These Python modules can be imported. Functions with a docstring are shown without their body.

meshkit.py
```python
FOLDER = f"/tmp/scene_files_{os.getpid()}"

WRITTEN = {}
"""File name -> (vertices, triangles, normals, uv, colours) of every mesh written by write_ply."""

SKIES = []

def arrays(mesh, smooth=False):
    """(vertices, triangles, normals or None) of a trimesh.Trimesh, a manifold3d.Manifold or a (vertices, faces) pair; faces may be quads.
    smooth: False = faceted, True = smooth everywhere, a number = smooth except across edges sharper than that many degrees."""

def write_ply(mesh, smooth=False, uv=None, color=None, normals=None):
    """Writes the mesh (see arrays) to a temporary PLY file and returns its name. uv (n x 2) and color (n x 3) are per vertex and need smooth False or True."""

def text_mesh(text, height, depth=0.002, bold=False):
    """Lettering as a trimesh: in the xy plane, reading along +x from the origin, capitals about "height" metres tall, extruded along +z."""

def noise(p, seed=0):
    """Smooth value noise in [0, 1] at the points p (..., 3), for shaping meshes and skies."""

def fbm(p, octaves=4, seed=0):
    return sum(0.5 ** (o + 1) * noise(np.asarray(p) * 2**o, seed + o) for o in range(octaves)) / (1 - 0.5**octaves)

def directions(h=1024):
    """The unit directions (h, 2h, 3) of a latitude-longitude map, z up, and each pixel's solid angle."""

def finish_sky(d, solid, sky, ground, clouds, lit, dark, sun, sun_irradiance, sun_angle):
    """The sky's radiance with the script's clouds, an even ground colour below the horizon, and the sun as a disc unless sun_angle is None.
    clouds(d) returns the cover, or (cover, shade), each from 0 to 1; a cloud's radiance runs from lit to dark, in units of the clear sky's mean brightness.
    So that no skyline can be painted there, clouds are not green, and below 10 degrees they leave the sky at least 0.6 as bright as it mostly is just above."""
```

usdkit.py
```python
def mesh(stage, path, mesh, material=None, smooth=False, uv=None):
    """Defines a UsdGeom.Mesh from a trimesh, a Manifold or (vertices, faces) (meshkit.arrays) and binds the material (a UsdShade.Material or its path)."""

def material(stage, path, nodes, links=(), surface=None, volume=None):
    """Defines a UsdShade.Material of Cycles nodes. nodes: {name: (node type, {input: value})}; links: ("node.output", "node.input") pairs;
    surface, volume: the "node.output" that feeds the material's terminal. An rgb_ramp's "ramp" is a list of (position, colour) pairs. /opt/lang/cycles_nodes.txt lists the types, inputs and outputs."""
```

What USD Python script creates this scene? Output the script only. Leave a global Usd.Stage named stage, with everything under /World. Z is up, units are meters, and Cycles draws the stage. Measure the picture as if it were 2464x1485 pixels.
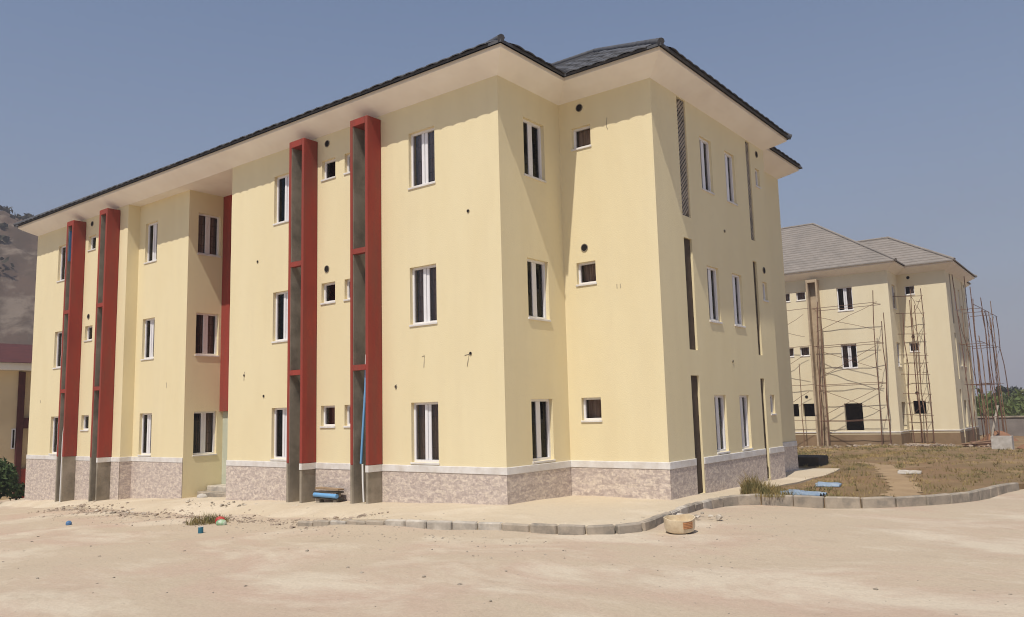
import math, random, numpy as np, trimesh, usdkit, meshkit
from pxr import Usd, UsdGeom, UsdLux, UsdShade, Sdf, Gf
from shapely.geometry import Polygon, box as sbox, LineString, Point, MultiPolygon
from shapely.ops import unary_union

rng = np.random.default_rng(7)
random.seed(7)
stage = Usd.Stage.CreateInMemory()
UsdGeom.SetStageUpAxis(stage, 'Z')
UsdGeom.Xform.Define(stage, '/World')
UsdGeom.Scope.Define(stage, '/World/Looks')

# ------------------------------------------------------------------ camera, sky, sun
CAM = np.array([9.8317, -12.4638, 1.756])
YAW, PITCH, ROLL = math.radians(37.6055), math.radians(7.3093), math.radians(-1.5014)
fw = np.array([-math.sin(YAW) * math.cos(PITCH), math.cos(YAW) * math.cos(PITCH), math.sin(PITCH)])
rt = np.array([math.cos(YAW), math.sin(YAW), 0.0])
up = np.cross(rt, fw)
r2 = rt * math.cos(ROLL) + up * math.sin(ROLL)
u2 = -rt * math.sin(ROLL) + up * math.cos(ROLL)
cam = UsdGeom.Camera.Define(stage, '/World/camera')
M = Gf.Matrix4d(*r2, 0, *u2, 0, *(-fw), 0, *CAM, 1)
cam.AddTransformOp().Set(M)
cam.CreateHorizontalApertureAttr(36.0)
cam.CreateFocalLengthAttr(36.0 * 1939.45 / 2464)
cam.CreateClippingRangeAttr(Gf.Vec2f(0.05, 20000))
cam.CreateExposureAttr(0.74)

SUN = np.array([0.127, -0.571, 1.0]); SUN /= np.linalg.norm(SUN)
usdkit.material(stage, '/World/Looks/sky_look', {
    'sky': ('sky_texture', {'sky_type': 'single_scattering', 'sun_disc': False, 'sun_elevation': float(math.asin(SUN[2])),
                            'sun_rotation': float(math.atan2(SUN[0], SUN[1])), 'altitude': 300.0, 'air_density': 1.0, 'aerosol_density': 0.9, 'ozone_density': 1.0}),
    # thin dust in the upper air: the sky pales to a dull mauve towards the horizon all round
    'tc': ('texture_coordinate', {}), 'sep': ('separate_xyz', {}),
    'mr': ('map_range', {'range_type': 'smoothstep', 'from_min': -0.05, 'from_max': 0.65, 'to_min': 0.80, 'to_max': 0.06, 'clamp': True}),
    'map': ('mapping', {'scale': (1.5, 1.5, 5.0)}), 'nz': ('noise_texture', {'scale': 1.3, 'detail': 4, 'roughness': 0.55}),
    'mn': ('map_range', {'from_min': 0.3, 'from_max': 0.7, 'to_min': 0.9, 'to_max': 1.1, 'clamp': True}), 'mul': ('math', {'math_type': 'multiply', 'use_clamp': True}),
    'mix': ('mix_color', {'b': (1.85, 1.98, 2.5)}),
    'bg': ('background_shader', {'strength': 0.073})},
    [('tc.generated', 'sep.vector'), ('sep.z', 'mr.value'), ('tc.generated', 'map.vector'), ('map.vector', 'nz.vector'), ('nz.fac', 'mn.value'), ('mr.result', 'mul.value1'), ('mn.result', 'mul.value2'),
     ('mul.value', 'mix.fac'), ('sky.color', 'mix.a'), ('mix.result', 'bg.color')], surface='bg.background')
dome = UsdLux.DomeLight.Define(stage, '/World/sky')
UsdShade.MaterialBindingAPI.Apply(dome.GetPrim()).Bind(UsdShade.Material.Get(stage, '/World/Looks/sky_look'))
dome.GetPrim().SetCustomDataByKey('kind', 'structure')
sun = UsdLux.DistantLight.Define(stage, '/World/sun')
sun.CreateIntensityAttr(0.64); sun.CreateAngleAttr(0.5); sun.CreateNormalizeAttr(True); sun.CreateColorAttr(Gf.Vec3f(1.0, 0.93, 0.82))
zax = SUN; xax = np.cross([0, 0, 1.0], zax); xax /= np.linalg.norm(xax); yax = np.cross(zax, xax)
sun.AddTransformOp().Set(Gf.Matrix4d(*xax, 0, *yax, 0, *zax, 0, 0, 0, 60, 1))

# ------------------------------------------------------------------ materials
LOOK = {}
def srgb(r, g, b):
    f = lambda c: (c / 255 / 12.92) if c <= 10 else ((c / 255 + 0.055) / 1.055) ** 2.4
    return (f(r), f(g), f(b))
def mat(name, c1, c2=None, scale=1.0, rough=0.85, bump=0.0, bscale=60.0, vec_scale=(1, 1, 1), detail=6, spec=0.3, c3=None, s3=6.0, m3=0.5, lo=0.35, hi=0.65, obj=False, metal=0.0, v3=None):
    """colour noise between c1 and c2, optional second coarse layer of c3, bump relief"""
    n = {'p': ('principled_bsdf', {'roughness': rough, 'specular_ior_level': spec, 'metallic': metal, 'base_color': c1})}
    l = []
    src = ('texture_coordinate', {}) if obj else ('geometry', {})
    out = 'g.object' if obj else 'g.position'
    n['g'] = src
    n['m'] = ('mapping', {'scale': vec_scale}); l.append((out, 'm.vector'))
    if c2 is not None:
        n['n'] = ('noise_texture', {'scale': scale, 'detail': detail, 'roughness': 0.6}); l.append(('m.vector', 'n.vector'))
        n['r'] = ('rgb_ramp', {'ramp': [(0, c1), (lo, c1), (hi, c2), (1, c2)]}); l.append(('n.fac', 'r.fac'))
        last = 'r.color'
        if c3 is not None:
            n['n3'] = ('noise_texture', {'scale': s3, 'detail': 5, 'roughness': 0.65})
            if v3: n['m3'] = ('mapping', {'scale': v3}); l += [(out, 'm3.vector'), ('m3.vector', 'n3.vector')]
            else: l.append((out, 'n3.vector'))
            n['r3'] = ('map_range', {'from_min': 0.45, 'from_max': 0.7, 'to_min': 0.0, 'to_max': m3, 'clamp': True}); l.append(('n3.fac', 'r3.value'))
            n['x3'] = ('mix_color', {'b': c3}); l += [('r3.result', 'x3.fac'), (last, 'x3.a')]
            last = 'x3.result'
        l.append((last, 'p.base_color'))
    if bump:
        n['nb'] = ('noise_texture', {'scale': bscale, 'detail': 4, 'roughness': 0.6}); l.append((out, 'nb.vector'))
        n['b'] = ('bump', {'strength': 1.0, 'distance': bump}); l += [('nb.fac', 'b.height'), ('b.normal', 'p.normal')]
    LOOK[name] = usdkit.material(stage, '/World/Looks/' + name, n, l, surface='p.BSDF')
    return LOOK[name]

mat('cream_paint', (0.765, 0.67, 0.435), (0.74, 0.64, 0.405), 1.1, 0.9, 0.004, 45, (1, 1, 0.35), c3=(0.64, 0.54, 0.36), s3=2.2, m3=0.18, v3=(1, 1, 0.12))
mat('far_cream_paint', (0.76, 0.68, 0.49), (0.73, 0.645, 0.455), 1.1, 0.9, 0.004, 45, (1, 1, 0.35), c3=(0.66, 0.56, 0.38), s3=2.2, m3=0.2, v3=(1, 1, 0.12))
mat('old_cream_paint', (0.68, 0.56, 0.37), (0.6, 0.48, 0.31), 0.8, 0.9, 0.004, 45)
mat('soffit_paint', (0.83, 0.78, 0.70), (0.80, 0.74, 0.66), 1.2, 0.85, 0.002, 30, c3=(0.66, 0.59, 0.51), s3=0.9, m3=0.4)
mat('white_band', (0.74, 0.72, 0.70), (0.62, 0.59, 0.56), 2.5, 0.8, 0.002, 40, c3=(0.5, 0.44, 0.37), s3=3.0, m3=0.5)
mat('white_upvc', (0.78, 0.77, 0.79), (0.72, 0.71, 0.73), 3, 0.35, spec=0.5)
mat('red_paint', (0.31, 0.052, 0.035), (0.255, 0.041, 0.030), 1.5, 0.75, 0.003, 50, (1, 1, 0.2), c3=(0.20, 0.065, 0.045), s3=3.0, m3=0.75, v3=(1, 1, 0.15))
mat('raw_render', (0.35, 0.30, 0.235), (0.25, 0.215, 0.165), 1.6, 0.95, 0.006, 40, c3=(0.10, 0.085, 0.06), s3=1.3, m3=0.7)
mat('far_raw_render', (0.52, 0.42, 0.30), (0.44, 0.34, 0.23), 1.4, 0.95, 0.006, 40, c3=(0.22, 0.16, 0.1), s3=1.3, m3=0.6)
mat('brown_render', (0.30, 0.21, 0.13), (0.24, 0.17, 0.10), 1.2, 0.95, 0.006, 40, c3=(0.17, 0.115, 0.07), s3=0.9, m3=0.6)
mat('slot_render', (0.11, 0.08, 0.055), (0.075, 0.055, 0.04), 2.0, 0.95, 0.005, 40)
mat('pale_green_paint', (0.50, 0.52, 0.42), (0.44, 0.46, 0.37), 2.0, 0.85)
mat('interior_plaster', (0.30, 0.26, 0.2), (0.25, 0.21, 0.16), 1.0, 0.95)
mat('roof_tile_look', (0.085, 0.088, 0.10), (0.06, 0.062, 0.07), 9.0, 0.7, 0.004, 70, c3=(0.14, 0.135, 0.14), s3=3.0, m3=0.6)
mat('far_roof_look', (0.27, 0.237, 0.21), (0.22, 0.193, 0.17), 2.0, 0.85, 0.004, 60, (1, 1, 4), c3=(0.17, 0.155, 0.14), s3=1.0, m3=0.5)
mat('red_roof_look', (0.095, 0.028, 0.024), (0.07, 0.022, 0.02), 2.0, 0.8)
mat('kerb_concrete', (0.42, 0.355, 0.28), (0.32, 0.275, 0.22), 5.0, 0.95, 0.006, 50, c3=(0.15, 0.14, 0.125), s3=3.0, m3=0.8)
mat('kerb_pale', (0.56, 0.51, 0.44), (0.42, 0.375, 0.31), 5.0, 0.95, 0.006, 50, c3=(0.22, 0.2, 0.18), s3=3.0, m3=0.7)
mat('kerb_dark', (0.30, 0.26, 0.215), (0.38, 0.325, 0.26), 5.0, 0.95, 0.006, 50, c3=(0.10, 0.1, 0.09), s3=3.0, m3=0.7)
mat('bamboo', (0.20, 0.11, 0.075), (0.13, 0.07, 0.05), 3.0, 0.9)
mat('pole_wood', (0.28, 0.18, 0.11), (0.17, 0.10, 0.065), 4.0, 0.9)
mat('leaf_dark', (0.035, 0.065, 0.018), (0.06, 0.095, 0.03), 2.0, 0.6)
mat('scrub_green', (0.105, 0.135, 0.035), (0.06, 0.09, 0.028), 0.12, 0.8, c3=(0.15, 0.13, 0.06), s3=0.06, m3=0.7)
mat('tree_green', (0.035, 0.045, 0.03), (0.055, 0.065, 0.035), 0.8, 0.8)
mat('dry_blade', (0.40, 0.29, 0.13), (0.13, 0.125, 0.05), 0.8, 0.9, lo=0.4, hi=0.6)
mat('clump_blade', (0.30, 0.22, 0.09), (0.14, 0.125, 0.05), 3.0, 0.9, lo=0.4, hi=0.6)
mat('stem_brown', (0.10, 0.07, 0.04), (0.07, 0.05, 0.03), 5.0, 0.9)
mat('stone_grey', (0.36, 0.31, 0.25), (0.24, 0.21, 0.17), 8.0, 0.95, 0.004, 60)
mat('stone_mixed', (0.40, 0.32, 0.25), (0.24, 0.19, 0.15), 5.0, 0.95)
mat('stone_pale', (0.58, 0.52, 0.44), (0.45, 0.4, 0.33), 8.0, 0.95, 0.004, 60)
mat('cement_white', (0.58, 0.55, 0.51), (0.40, 0.37, 0.33), 3.0, 0.9, c3=(0.3, 0.25, 0.2), s3=2.5, m3=0.6)
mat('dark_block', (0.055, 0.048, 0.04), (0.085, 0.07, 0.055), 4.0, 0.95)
mat('red_soil', (0.30, 0.15, 0.085), (0.22, 0.12, 0.07), 2.0, 0.95, 0.02, 6)
mat('grey_wall', (0.25, 0.225, 0.21), (0.19, 0.17, 0.16), 1.0, 0.95, 0.01, 12)
mat('blue_plastic', (0.10, 0.22, 0.40), (0.08, 0.17, 0.33), 4.0, 0.45, 0.004, 14)
mat('pale_blue_plastic', (0.17, 0.25, 0.37), (0.27, 0.33, 0.40), 6.0, 0.5, 0.01, 9)
mat('teal_plastic', (0.035, 0.16, 0.22), (0.03, 0.13, 0.19), 5.0, 0.45)
mat('red_plastic', (0.45, 0.06, 0.05), (0.38, 0.05, 0.04), 9.0, 0.5, 0.01, 25)
mat('green_plastic', (0.12, 0.32, 0.11), (0.6, 0.62, 0.55), 9.0, 0.5, 0.01, 25)
mat('drum_plastic', (0.78, 0.68, 0.49), (0.70, 0.58, 0.4), 4.0, 0.55, 0.002, 25, c3=(0.4, 0.28, 0.16), s3=3.0, m3=0.6)
mat('label_orange', (0.50, 0.22, 0.09), (0.55, 0.30, 0.15), 20.0, 0.7)
mat('label_brown', (0.17, 0.08, 0.04), (0.22, 0.11, 0.06), 20.0, 0.7)
mat('plank_wood', (0.34, 0.24, 0.15), (0.25, 0.17, 0.10), 3.0, 0.9, 0.003, 40, (1, 8, 8))
mat('black_void', (0.012, 0.010, 0.009), None, rough=0.9)
mat('curtain', (0.50, 0.40, 0.35), (0.22, 0.165, 0.14), 2.5, 0.95, 0, 0, (9, 9, 0.3))
mat('white_pipe', (0.72, 0.7, 0.68), None, rough=0.4)
mat('blue_pipe', (0.16, 0.36, 0.62), None, rough=0.4)
mat('bar_metal', (0.22, 0.15, 0.11), None, rough=0.5)
mat('path_dust', (0.36, 0.255, 0.15), (0.29, 0.2, 0.115), 1.5, 0.95, 0.006, 20)

# window glass: mostly clear dark tint, mirror-like at grazing angles
LOOK['glass'] = usdkit.material(stage, '/World/Looks/glass', {
    'f': ('fresnel', {'IOR': 1.3}), 't': ('transparent_bsdf', {'color': (0.90, 0.87, 0.85)}), 's': ('glossy_bsdf', {'color': (0.8, 0.8, 0.8), 'roughness': 0.04}),
    'm': ('mix_closure', {})}, [('f.fac', 'm.fac'), ('t.BSDF', 'm.closure1'), ('s.BSDF', 'm.closure2')], surface='m.closure')

# plinth: printed ceramic cladding, blotchy violet-grey and buff swirls
LOOK['plinth_tile'] = usdkit.material(stage, '/World/Looks/plinth_tile', {
    'g': ('geometry', {}), 'm': ('mapping', {'scale': (1.0, 1.0, 2.2), 'rotation': (0.0, 0.6, 0.0)}),
    'w': ('noise_texture', {'scale': 7.0, 'detail': 4.0, 'roughness': 0.6, 'distortion': 0.9}),
    'v': ('noise_texture', {'scale': 17.0, 'detail': 2.0, 'distortion': 0.8}),
    'r': ('rgb_ramp', {'ramp': [(0, (0.42, 0.35, 0.315)), (0.38, (0.47, 0.395, 0.36)), (0.50, (0.58, 0.495, 0.44)), (0.6, (0.70, 0.61, 0.52)), (1, (0.76, 0.67, 0.57))]}),
    'r2': ('rgb_ramp', {'ramp': [(0, (0.74, 0.725, 0.72)), (0.44, (0.86, 0.85, 0.845)), (0.6, (1, 1, 1)), (1, (1, 1, 1))]}),
    'x': ('mix_color', {'blend_type': 'multiply', 'fac': 1.0}),
    'p': ('principled_bsdf', {'roughness': 0.55, 'specular_ior_level': 0.3})},
    [('g.position', 'm.vector'), ('m.vector', 'w.vector'), ('g.position', 'v.vector'), ('w.fac', 'r.fac'), ('v.fac', 'r2.fac'), ('r.color', 'x.a'), ('r2.color', 'x.b'), ('x.result', 'p.base_color')], surface='p.BSDF')

def ground_look(name, base, pink, pale, dark, msc=(1, 1, 1)):
    LOOK[name] = usdkit.material(stage, '/World/Looks/' + name, {
        'g': ('geometry', {}), 'm': ('mapping', {'scale': msc, 'rotation': (0, 0, 0.55)}),
        'n1': ('noise_texture', {'scale': 0.42, 'detail': 5, 'roughness': 0.6, 'distortion': 0.6}),
        'r1': ('map_range', {'from_min': 0.45, 'from_max': 0.62, 'to_min': 0.0, 'to_max': 0.85, 'clamp': True}),
        'x1': ('mix_color', {'a': base, 'b': pink}),
        'n2': ('noise_texture', {'scale': 0.45, 'detail': 8, 'roughness': 0.66, 'distortion': 0.25}),
        'r2': ('map_range', {'from_min': 0.5, 'from_max': 0.62, 'to_min': 0.0, 'to_max': 0.85, 'clamp': True}),
        'x2': ('mix_color', {'b': pale}),
        'n3': ('noise_texture', {'scale': 1.9, 'detail': 9, 'roughness': 0.75, 'distortion': 0.2}),
        'r3': ('map_range', {'from_min': 0.55, 'from_max': 0.75, 'to_min': 0.0, 'to_max': 0.65, 'clamp': True}),
        'x3': ('mix_color', {'b': dark}),
        'n4': ('noise_texture', {'scale': 28.0, 'detail': 6, 'roughness': 0.7}),
        'r4': ('rgb_ramp', {'ramp': [(0, (0.6, 0.57, 0.55)), (0.36, (0.9, 0.89, 0.88)), (0.6, (1, 1, 1)), (1, (1.0, 1.0, 1.0))]}),
        'x4': ('mix_color', {'blend_type': 'multiply', 'fac': 1.0}),
        'nb': ('noise_texture', {'scale': 5.0, 'detail': 10, 'roughness': 0.72}),
        'b': ('bump', {'strength': 1.0, 'distance': 0.022}),
        'p': ('principled_bsdf', {'roughness': 0.95, 'specular_ior_level': 0.15})},
        [('g.position', 'm.vector')] + [('m.vector', k + '.vector') for k in ('n1', 'n2', 'n3')] + [('g.position', 'n4.vector'), ('g.position', 'nb.vector'),
         ('n1.fac', 'r1.value'), ('r1.result', 'x1.fac'), ('n2.fac', 'r2.value'), ('r2.result', 'x2.fac'), ('x1.result', 'x2.a'),
         ('n3.fac', 'r3.value'), ('r3.result', 'x3.fac'), ('x2.result', 'x3.a'), ('n4.fac', 'r4.fac'), ('x3.result', 'x4.a'), ('r4.color', 'x4.b'),
         ('x4.result', 'p.base_color'), ('nb.fac', 'b.height'), ('b.normal', 'p.normal')], surface='p.BSDF')
ground_look('sandy_ground', (0.49, 0.405, 0.305), (0.485, 0.365, 0.285), (0.59, 0.515, 0.405), (0.39, 0.31, 0.235), (0.75, 1.2, 1))
ground_look('apron_sand', (0.56, 0.475, 0.355), (0.54, 0.45, 0.335), (0.62, 0.54, 0.42), (0.45, 0.375, 0.285))
ground_look('verge_soil', (0.21, 0.145, 0.08), (0.25, 0.155, 0.09), (0.30, 0.21, 0.12), (0.14, 0.10, 0.055))
ground_look('hill_rock', (0.085, 0.062, 0.045), (0.105, 0.072, 0.054), (0.20, 0.16, 0.125), (0.03, 0.027, 0.018), (0.32, 0.32, 0.32))

# ------------------------------------------------------------------ helpers
NAMES = {}
def numbered(parent, name):
    k = (parent, name); n = NAMES.get(k, -1) + 1; NAMES[k] = n
    return f'{parent}/{name}' + (f'_{n:03d}' if n else '')
def path_of(p): return '/World' if p is None else str(p.GetPath())
def put(name, mesh, look, parent=None, smooth=False, kind=None, label=None):
    if isinstance(mesh, list): mesh = trimesh.util.concatenate(mesh)
    m = usdkit.mesh(stage, numbered(path_of(parent), name), mesh, LOOK[look], smooth=smooth)
    p = m.GetPrim()
    if kind: p.SetCustomDataByKey('kind', kind)
    if label: p.SetCustomDataByKey('label', label)
    return p
def tag(p, label=None, cat=None, group=None, kind=None):
    for k, v in (('label', label), ('category', cat), ('group', group), ('kind', kind)):
        if v: p.SetCustomDataByKey(k, v)
    return p
def thing(name, label, cat, loc=(0, 0, 0), rotz=0.0, group=None):
    x = UsdGeom.Xform.Define(stage, numbered('/World', name))
    x.AddTranslateOp().Set(Gf.Vec3d(*map(float, loc)))
    if rotz: x.AddRotateZOp().Set(math.degrees(rotz))
    return tag(x.GetPrim(), label, cat, group)
def bx(x0, x1, y0, y1, z0, z1):
    m = trimesh.creation.box((x1 - x0, y1 - y0, z1 - z0)); m.apply_translation(((x0 + x1) / 2, (y0 + y1) / 2, (z0 + z1) / 2)); return m
def chamfer_box(x0, x1, y0, y1, z0, z1, c=0.015):
    v = []
    for sx, x in ((-1, x0), (1, x1)):
        for sy, y in ((-1, y0), (1, y1)):
            for sz, z in ((-1, z0), (1, z1)):
                v += [(x - sx * c, y - sy * c, z), (x - sx * c, y, z - sz * c), (x, y - sy * c, z - sz * c)]
    return trimesh.convex.convex_hull(np.array(v))
def tube(pts, r, sides=6):
    pts = np.asarray(pts, float); rr = np.broadcast_to(np.asarray(r, float), (len(pts),))
    t = np.gradient(pts, axis=0); t /= np.linalg.norm(t, axis=1, keepdims=True) + 1e-9
    ref = np.array([0, 0, 1.0]) if abs(t[0][2]) < 0.9 else np.array([1.0, 0, 0])
    a = np.cross(t, ref); a /= np.linalg.norm(a, axis=1, keepdims=True); b = np.cross(t, a)
    an = np.arange(sides) * 2 * np.pi / sides
    v = (pts[:, None] + rr[:, None, None] * (np.cos(an)[None, :, None] * a[:, None] + np.sin(an)[None, :, None] * b[:, None])).reshape(-1, 3)
    f = []
    n = len(pts)
    for i in range(n - 1):
        for j in range(sides):
            p, q = i * sides + j, i * sides + (j + 1) % sides
            f += [(p, q + sides, q), (p, p + sides, q + sides)]
    v = np.vstack([v, pts[:1], pts[-1:]]); c0, c1 = n * sides, n * sides + 1
    for j in range(sides):
        f += [(c0, j, (j + 1) % sides), (c1, (n - 1) * sides + (j + 1) % sides, (n - 1) * sides + j)]
    m = trimesh.Trimesh(v, f, process=False); m.fix_normals(); return m
def rock(r, seed, squash=0.7):
    g = np.random.default_rng(seed)
    v = g.normal(size=(14, 3)); v /= np.linalg.norm(v, axis=1, keepdims=True); v *= r * g.uniform(0.7, 1.1, (14, 1)); v[:, 2] *= squash
    return trimesh.convex.convex_hull(v)

# ------------------------------------------------------------------ terrain
def sstep(a, b, x): t = np.clip((x - a) / (b - a), 0, 1); return t * t * (3 - 2 * t)
def apron_z(x, y):
    """level of the made ground round the buildings"""
    x = np.asarray(x, float); y = np.asarray(y, float)
    l = np.clip(-x, 0, 30)
    return -(0.03 * l + 0.0005 * l * l) - 0.012 * np.clip(y, 0, 42) + 0.0 * x
def road_z(x, y):
    x = np.asarray(x, float); y = np.asarray(y, float)
    n = 0.02 * np.sin(x * 0.9 + y * 0.4) * np.sin(y * 0.7 - x * 0.3) + 0.012 * np.sin(2.3 * x - 1.7 * y)
    back = sstep(-1.0, 4.0, y) * sstep(-14.0, -24.0, x) * 0.12
    return apron_z(x, y) - 0.15 + n * sstep(0.2, 2.0, np.hypot(x - 2, y + 1)) + back
KPTS = np.array([(-1.9, -2.62), (-0.9, -2.58), (0.1, -2.45), (1.13, -2.20), (2.16, -1.92), (2.85, -1.74), (3.25, -1.50), (3.42, -1.1), (3.38, -0.38), (3.2, 0.6), (3.07, 1.4), (3.0, 2.4), (3.02, 3.1), (3.3, 3.62), (4.13, 3.84), (4.93, 3.87), (5.63, 4.07), (6.23, 4.62), (6.75, 5.54), (7.05, 6.83), (7.36, 8.71)])
KLINE = LineString(KPTS)
_flat = road_z
def road_z(x, y):
    x, y = np.broadcast_arrays(np.asarray(x, float), np.asarray(y, float)); z = np.array(_flat(x, y), float)
    it = np.nditer([x, y], flags=['multi_index'])
    for a, b in it:                                      # blown sand banked against the kerb
        if -3 < a < 8.5 and -4 < b < 9.5:
            d = KLINE.distance(Point(float(a), float(b)))
            right = b > 2.2
            if right: z[it.multi_index] -= .035 * max(0, 1 - d / 3.0)
            if d < .6 and not right: z[it.multi_index] += .03 * (1 - d / .6) ** 2 * (1 + .7 * math.sin(3.1 * a + 1.3 * b) * math.sin(1.7 * b - .9 * a))
    return z
near = np.arange(-14, 14.01, 0.2)
gx = np.unique(np.round(np.concatenate([-np.geomspace(14, 1500, 40)[::-1], near, np.geomspace(14, 1500, 30), np.arange(-30, -14, .5)]), 3))
gy = np.unique(np.round(np.concatenate([-np.geomspace(14, 1500, 24)[::-1], np.arange(-14, 34, 0.3), np.geomspace(34, 1500, 34)]), 3))
X, Y = np.meshgrid(gx, gy, indexing='ij')
Z = road_z(X, Y)
idx = np.arange(X.size).reshape(X.shape)
quads = np.stack([idx[:-1, :-1], idx[1:, :-1], idx[1:, 1:], idx[:-1, 1:]], -1).reshape(-1, 4)
put('ground', trimesh.Trimesh(np.stack([X, Y, Z], -1).reshape(-1, 3), np.vstack([quads[:, [0, 1, 2]], quads[:, [0, 2, 3]]]), process=False), 'sandy_ground', smooth=True, kind='structure')

def sheet(poly, zf, step=0.35, lift=0.0, skirt=0.0):
    """triangulated sheet over a plan polygon, draped at zf"""
    x0, y0, x1, y1 = poly.bounds
    pts = [(x, y) for x in np.arange(x0 + step / 2, x1, step) for y in np.arange(y0 + step / 2, y1, step)]
    inner = poly.buffer(-step * 0.3)
    pts = [p for p in pts if inner.contains(Point(p))]
    ring = [poly.exterior.interpolate(s) for s in np.arange(0, poly.exterior.length, step)]
    pts += [(p.x, p.y) for p in ring] + list(poly.exterior.coords)[:-1]
    pts = np.unique(np.round(np.array(pts), 4), axis=0)
    from scipy.spatial import Delaunay
    d = Delaunay(pts)
    pb = poly.buffer(0.02)
    f = [t if np.cross(pts[t[1]] - pts[t[0]], pts[t[2]] - pts[t[0]]) > 0 else t[::-1] for t in d.simplices if pb.contains(Point(pts[t].mean(0)))]
    m = trimesh.Trimesh(np.column_stack([pts, zf(pts[:, 0], pts[:, 1]) + lift]), np.array(f), process=False)
    if skirt:                                            # the sheet's edge turned down into the ground
        e = m.edges_sorted; u, c = np.unique(e, axis=0, return_counts=True); bset = {tuple(q) for q in u[c == 1]}
        ed = [q for q in m.edges if tuple(sorted(q)) in bset]; n = len(pts)
        m = trimesh.Trimesh(np.vstack([m.vertices, m.vertices - [0, 0, skirt]]), np.vstack([m.faces] + [[[b, a, a + n], [b, a + n, b + n]] for a, b in ed]), process=False)
    return m

# kerb centre lines (plan), tops flush with the made ground
def smooth_line(p, n=12):
    from scipy.interpolate import splprep, splev
    tck, _ = splprep(np.array(p, float).T, s=0.004, k=3)
    return np.array(splev(np.linspace(0, 1, 40 * n), tck)).T
K0 = smooth_line([(-2.9, -2.66), (-1.9, -2.64), (-0.9, -2.58), (0.1, -2.45), (1.13, -2.20), (2.16, -1.92), (2.85, -1.74), (3.25, -1.50), (3.42, -1.1), (3.38, -0.38), (3.2, 0.6), (3.07, 1.4), (3.0, 2.4), (3.02, 3.1), (3.3, 3.62), (4.13, 3.84), (4.93, 3.87), (5.63, 4.07), (6.23, 4.62), (6.75, 5.54), (7.05, 6.83), (7.36, 8.71)])
seg = np.linalg.norm(np.diff(K0, axis=0), axis=1); S = np.concatenate([[0], np.cumsum(seg)])
def kat(s):
    p = np.array([np.interp(s, S, K0[:, 0]), np.interp(s, S, K0[:, 1])]); q = np.array([np.interp(s + .02, S, K0[:, 0]), np.interp(s + .02, S, K0[:, 1])])
    t = q - p; return p, t / (np.linalg.norm(t) + 1e-9)
s_turn = S[np.argmin(np.hypot(K0[:, 0] - 3.2, K0[:, 1] - 3.5))]
# apron: between kerb and building
apron_poly = Polygon([(-22.6, -1.0), (-18, -1.2), (-12, -1.6), (-7, -2.0), (-3.6, -2.45)] + [tuple(p) for p in K0[S < s_turn - 0.2]] + [(3.05, 4.6), (3.05, 7.5), (3.0, 10.0), (2.6, 12.6), (0.5, 12.6), (-4, 6), (-23, 4)]).buffer(0)
def apron_top(x, y):
    edge = sstep(-1.4, -3.0, x) * sstep(-0.9, -2.2, y)     # towards the left its outer edge is worn down into the road
    edge2 = sstep(-1.0, -8, x) * sstep(-.2, -1.0, y) * sstep(-12, -20, x)
    return apron_z(x, y) - 0.012 - 0.19 * np.maximum(edge, edge2) + 0.012 * np.sin(3.1 * x + y) * np.sin(2.3 * y - x)
put('apron', sheet(apron_poly, apron_top, skirt=0.4), 'apron_sand', smooth=50, kind='structure')
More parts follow.
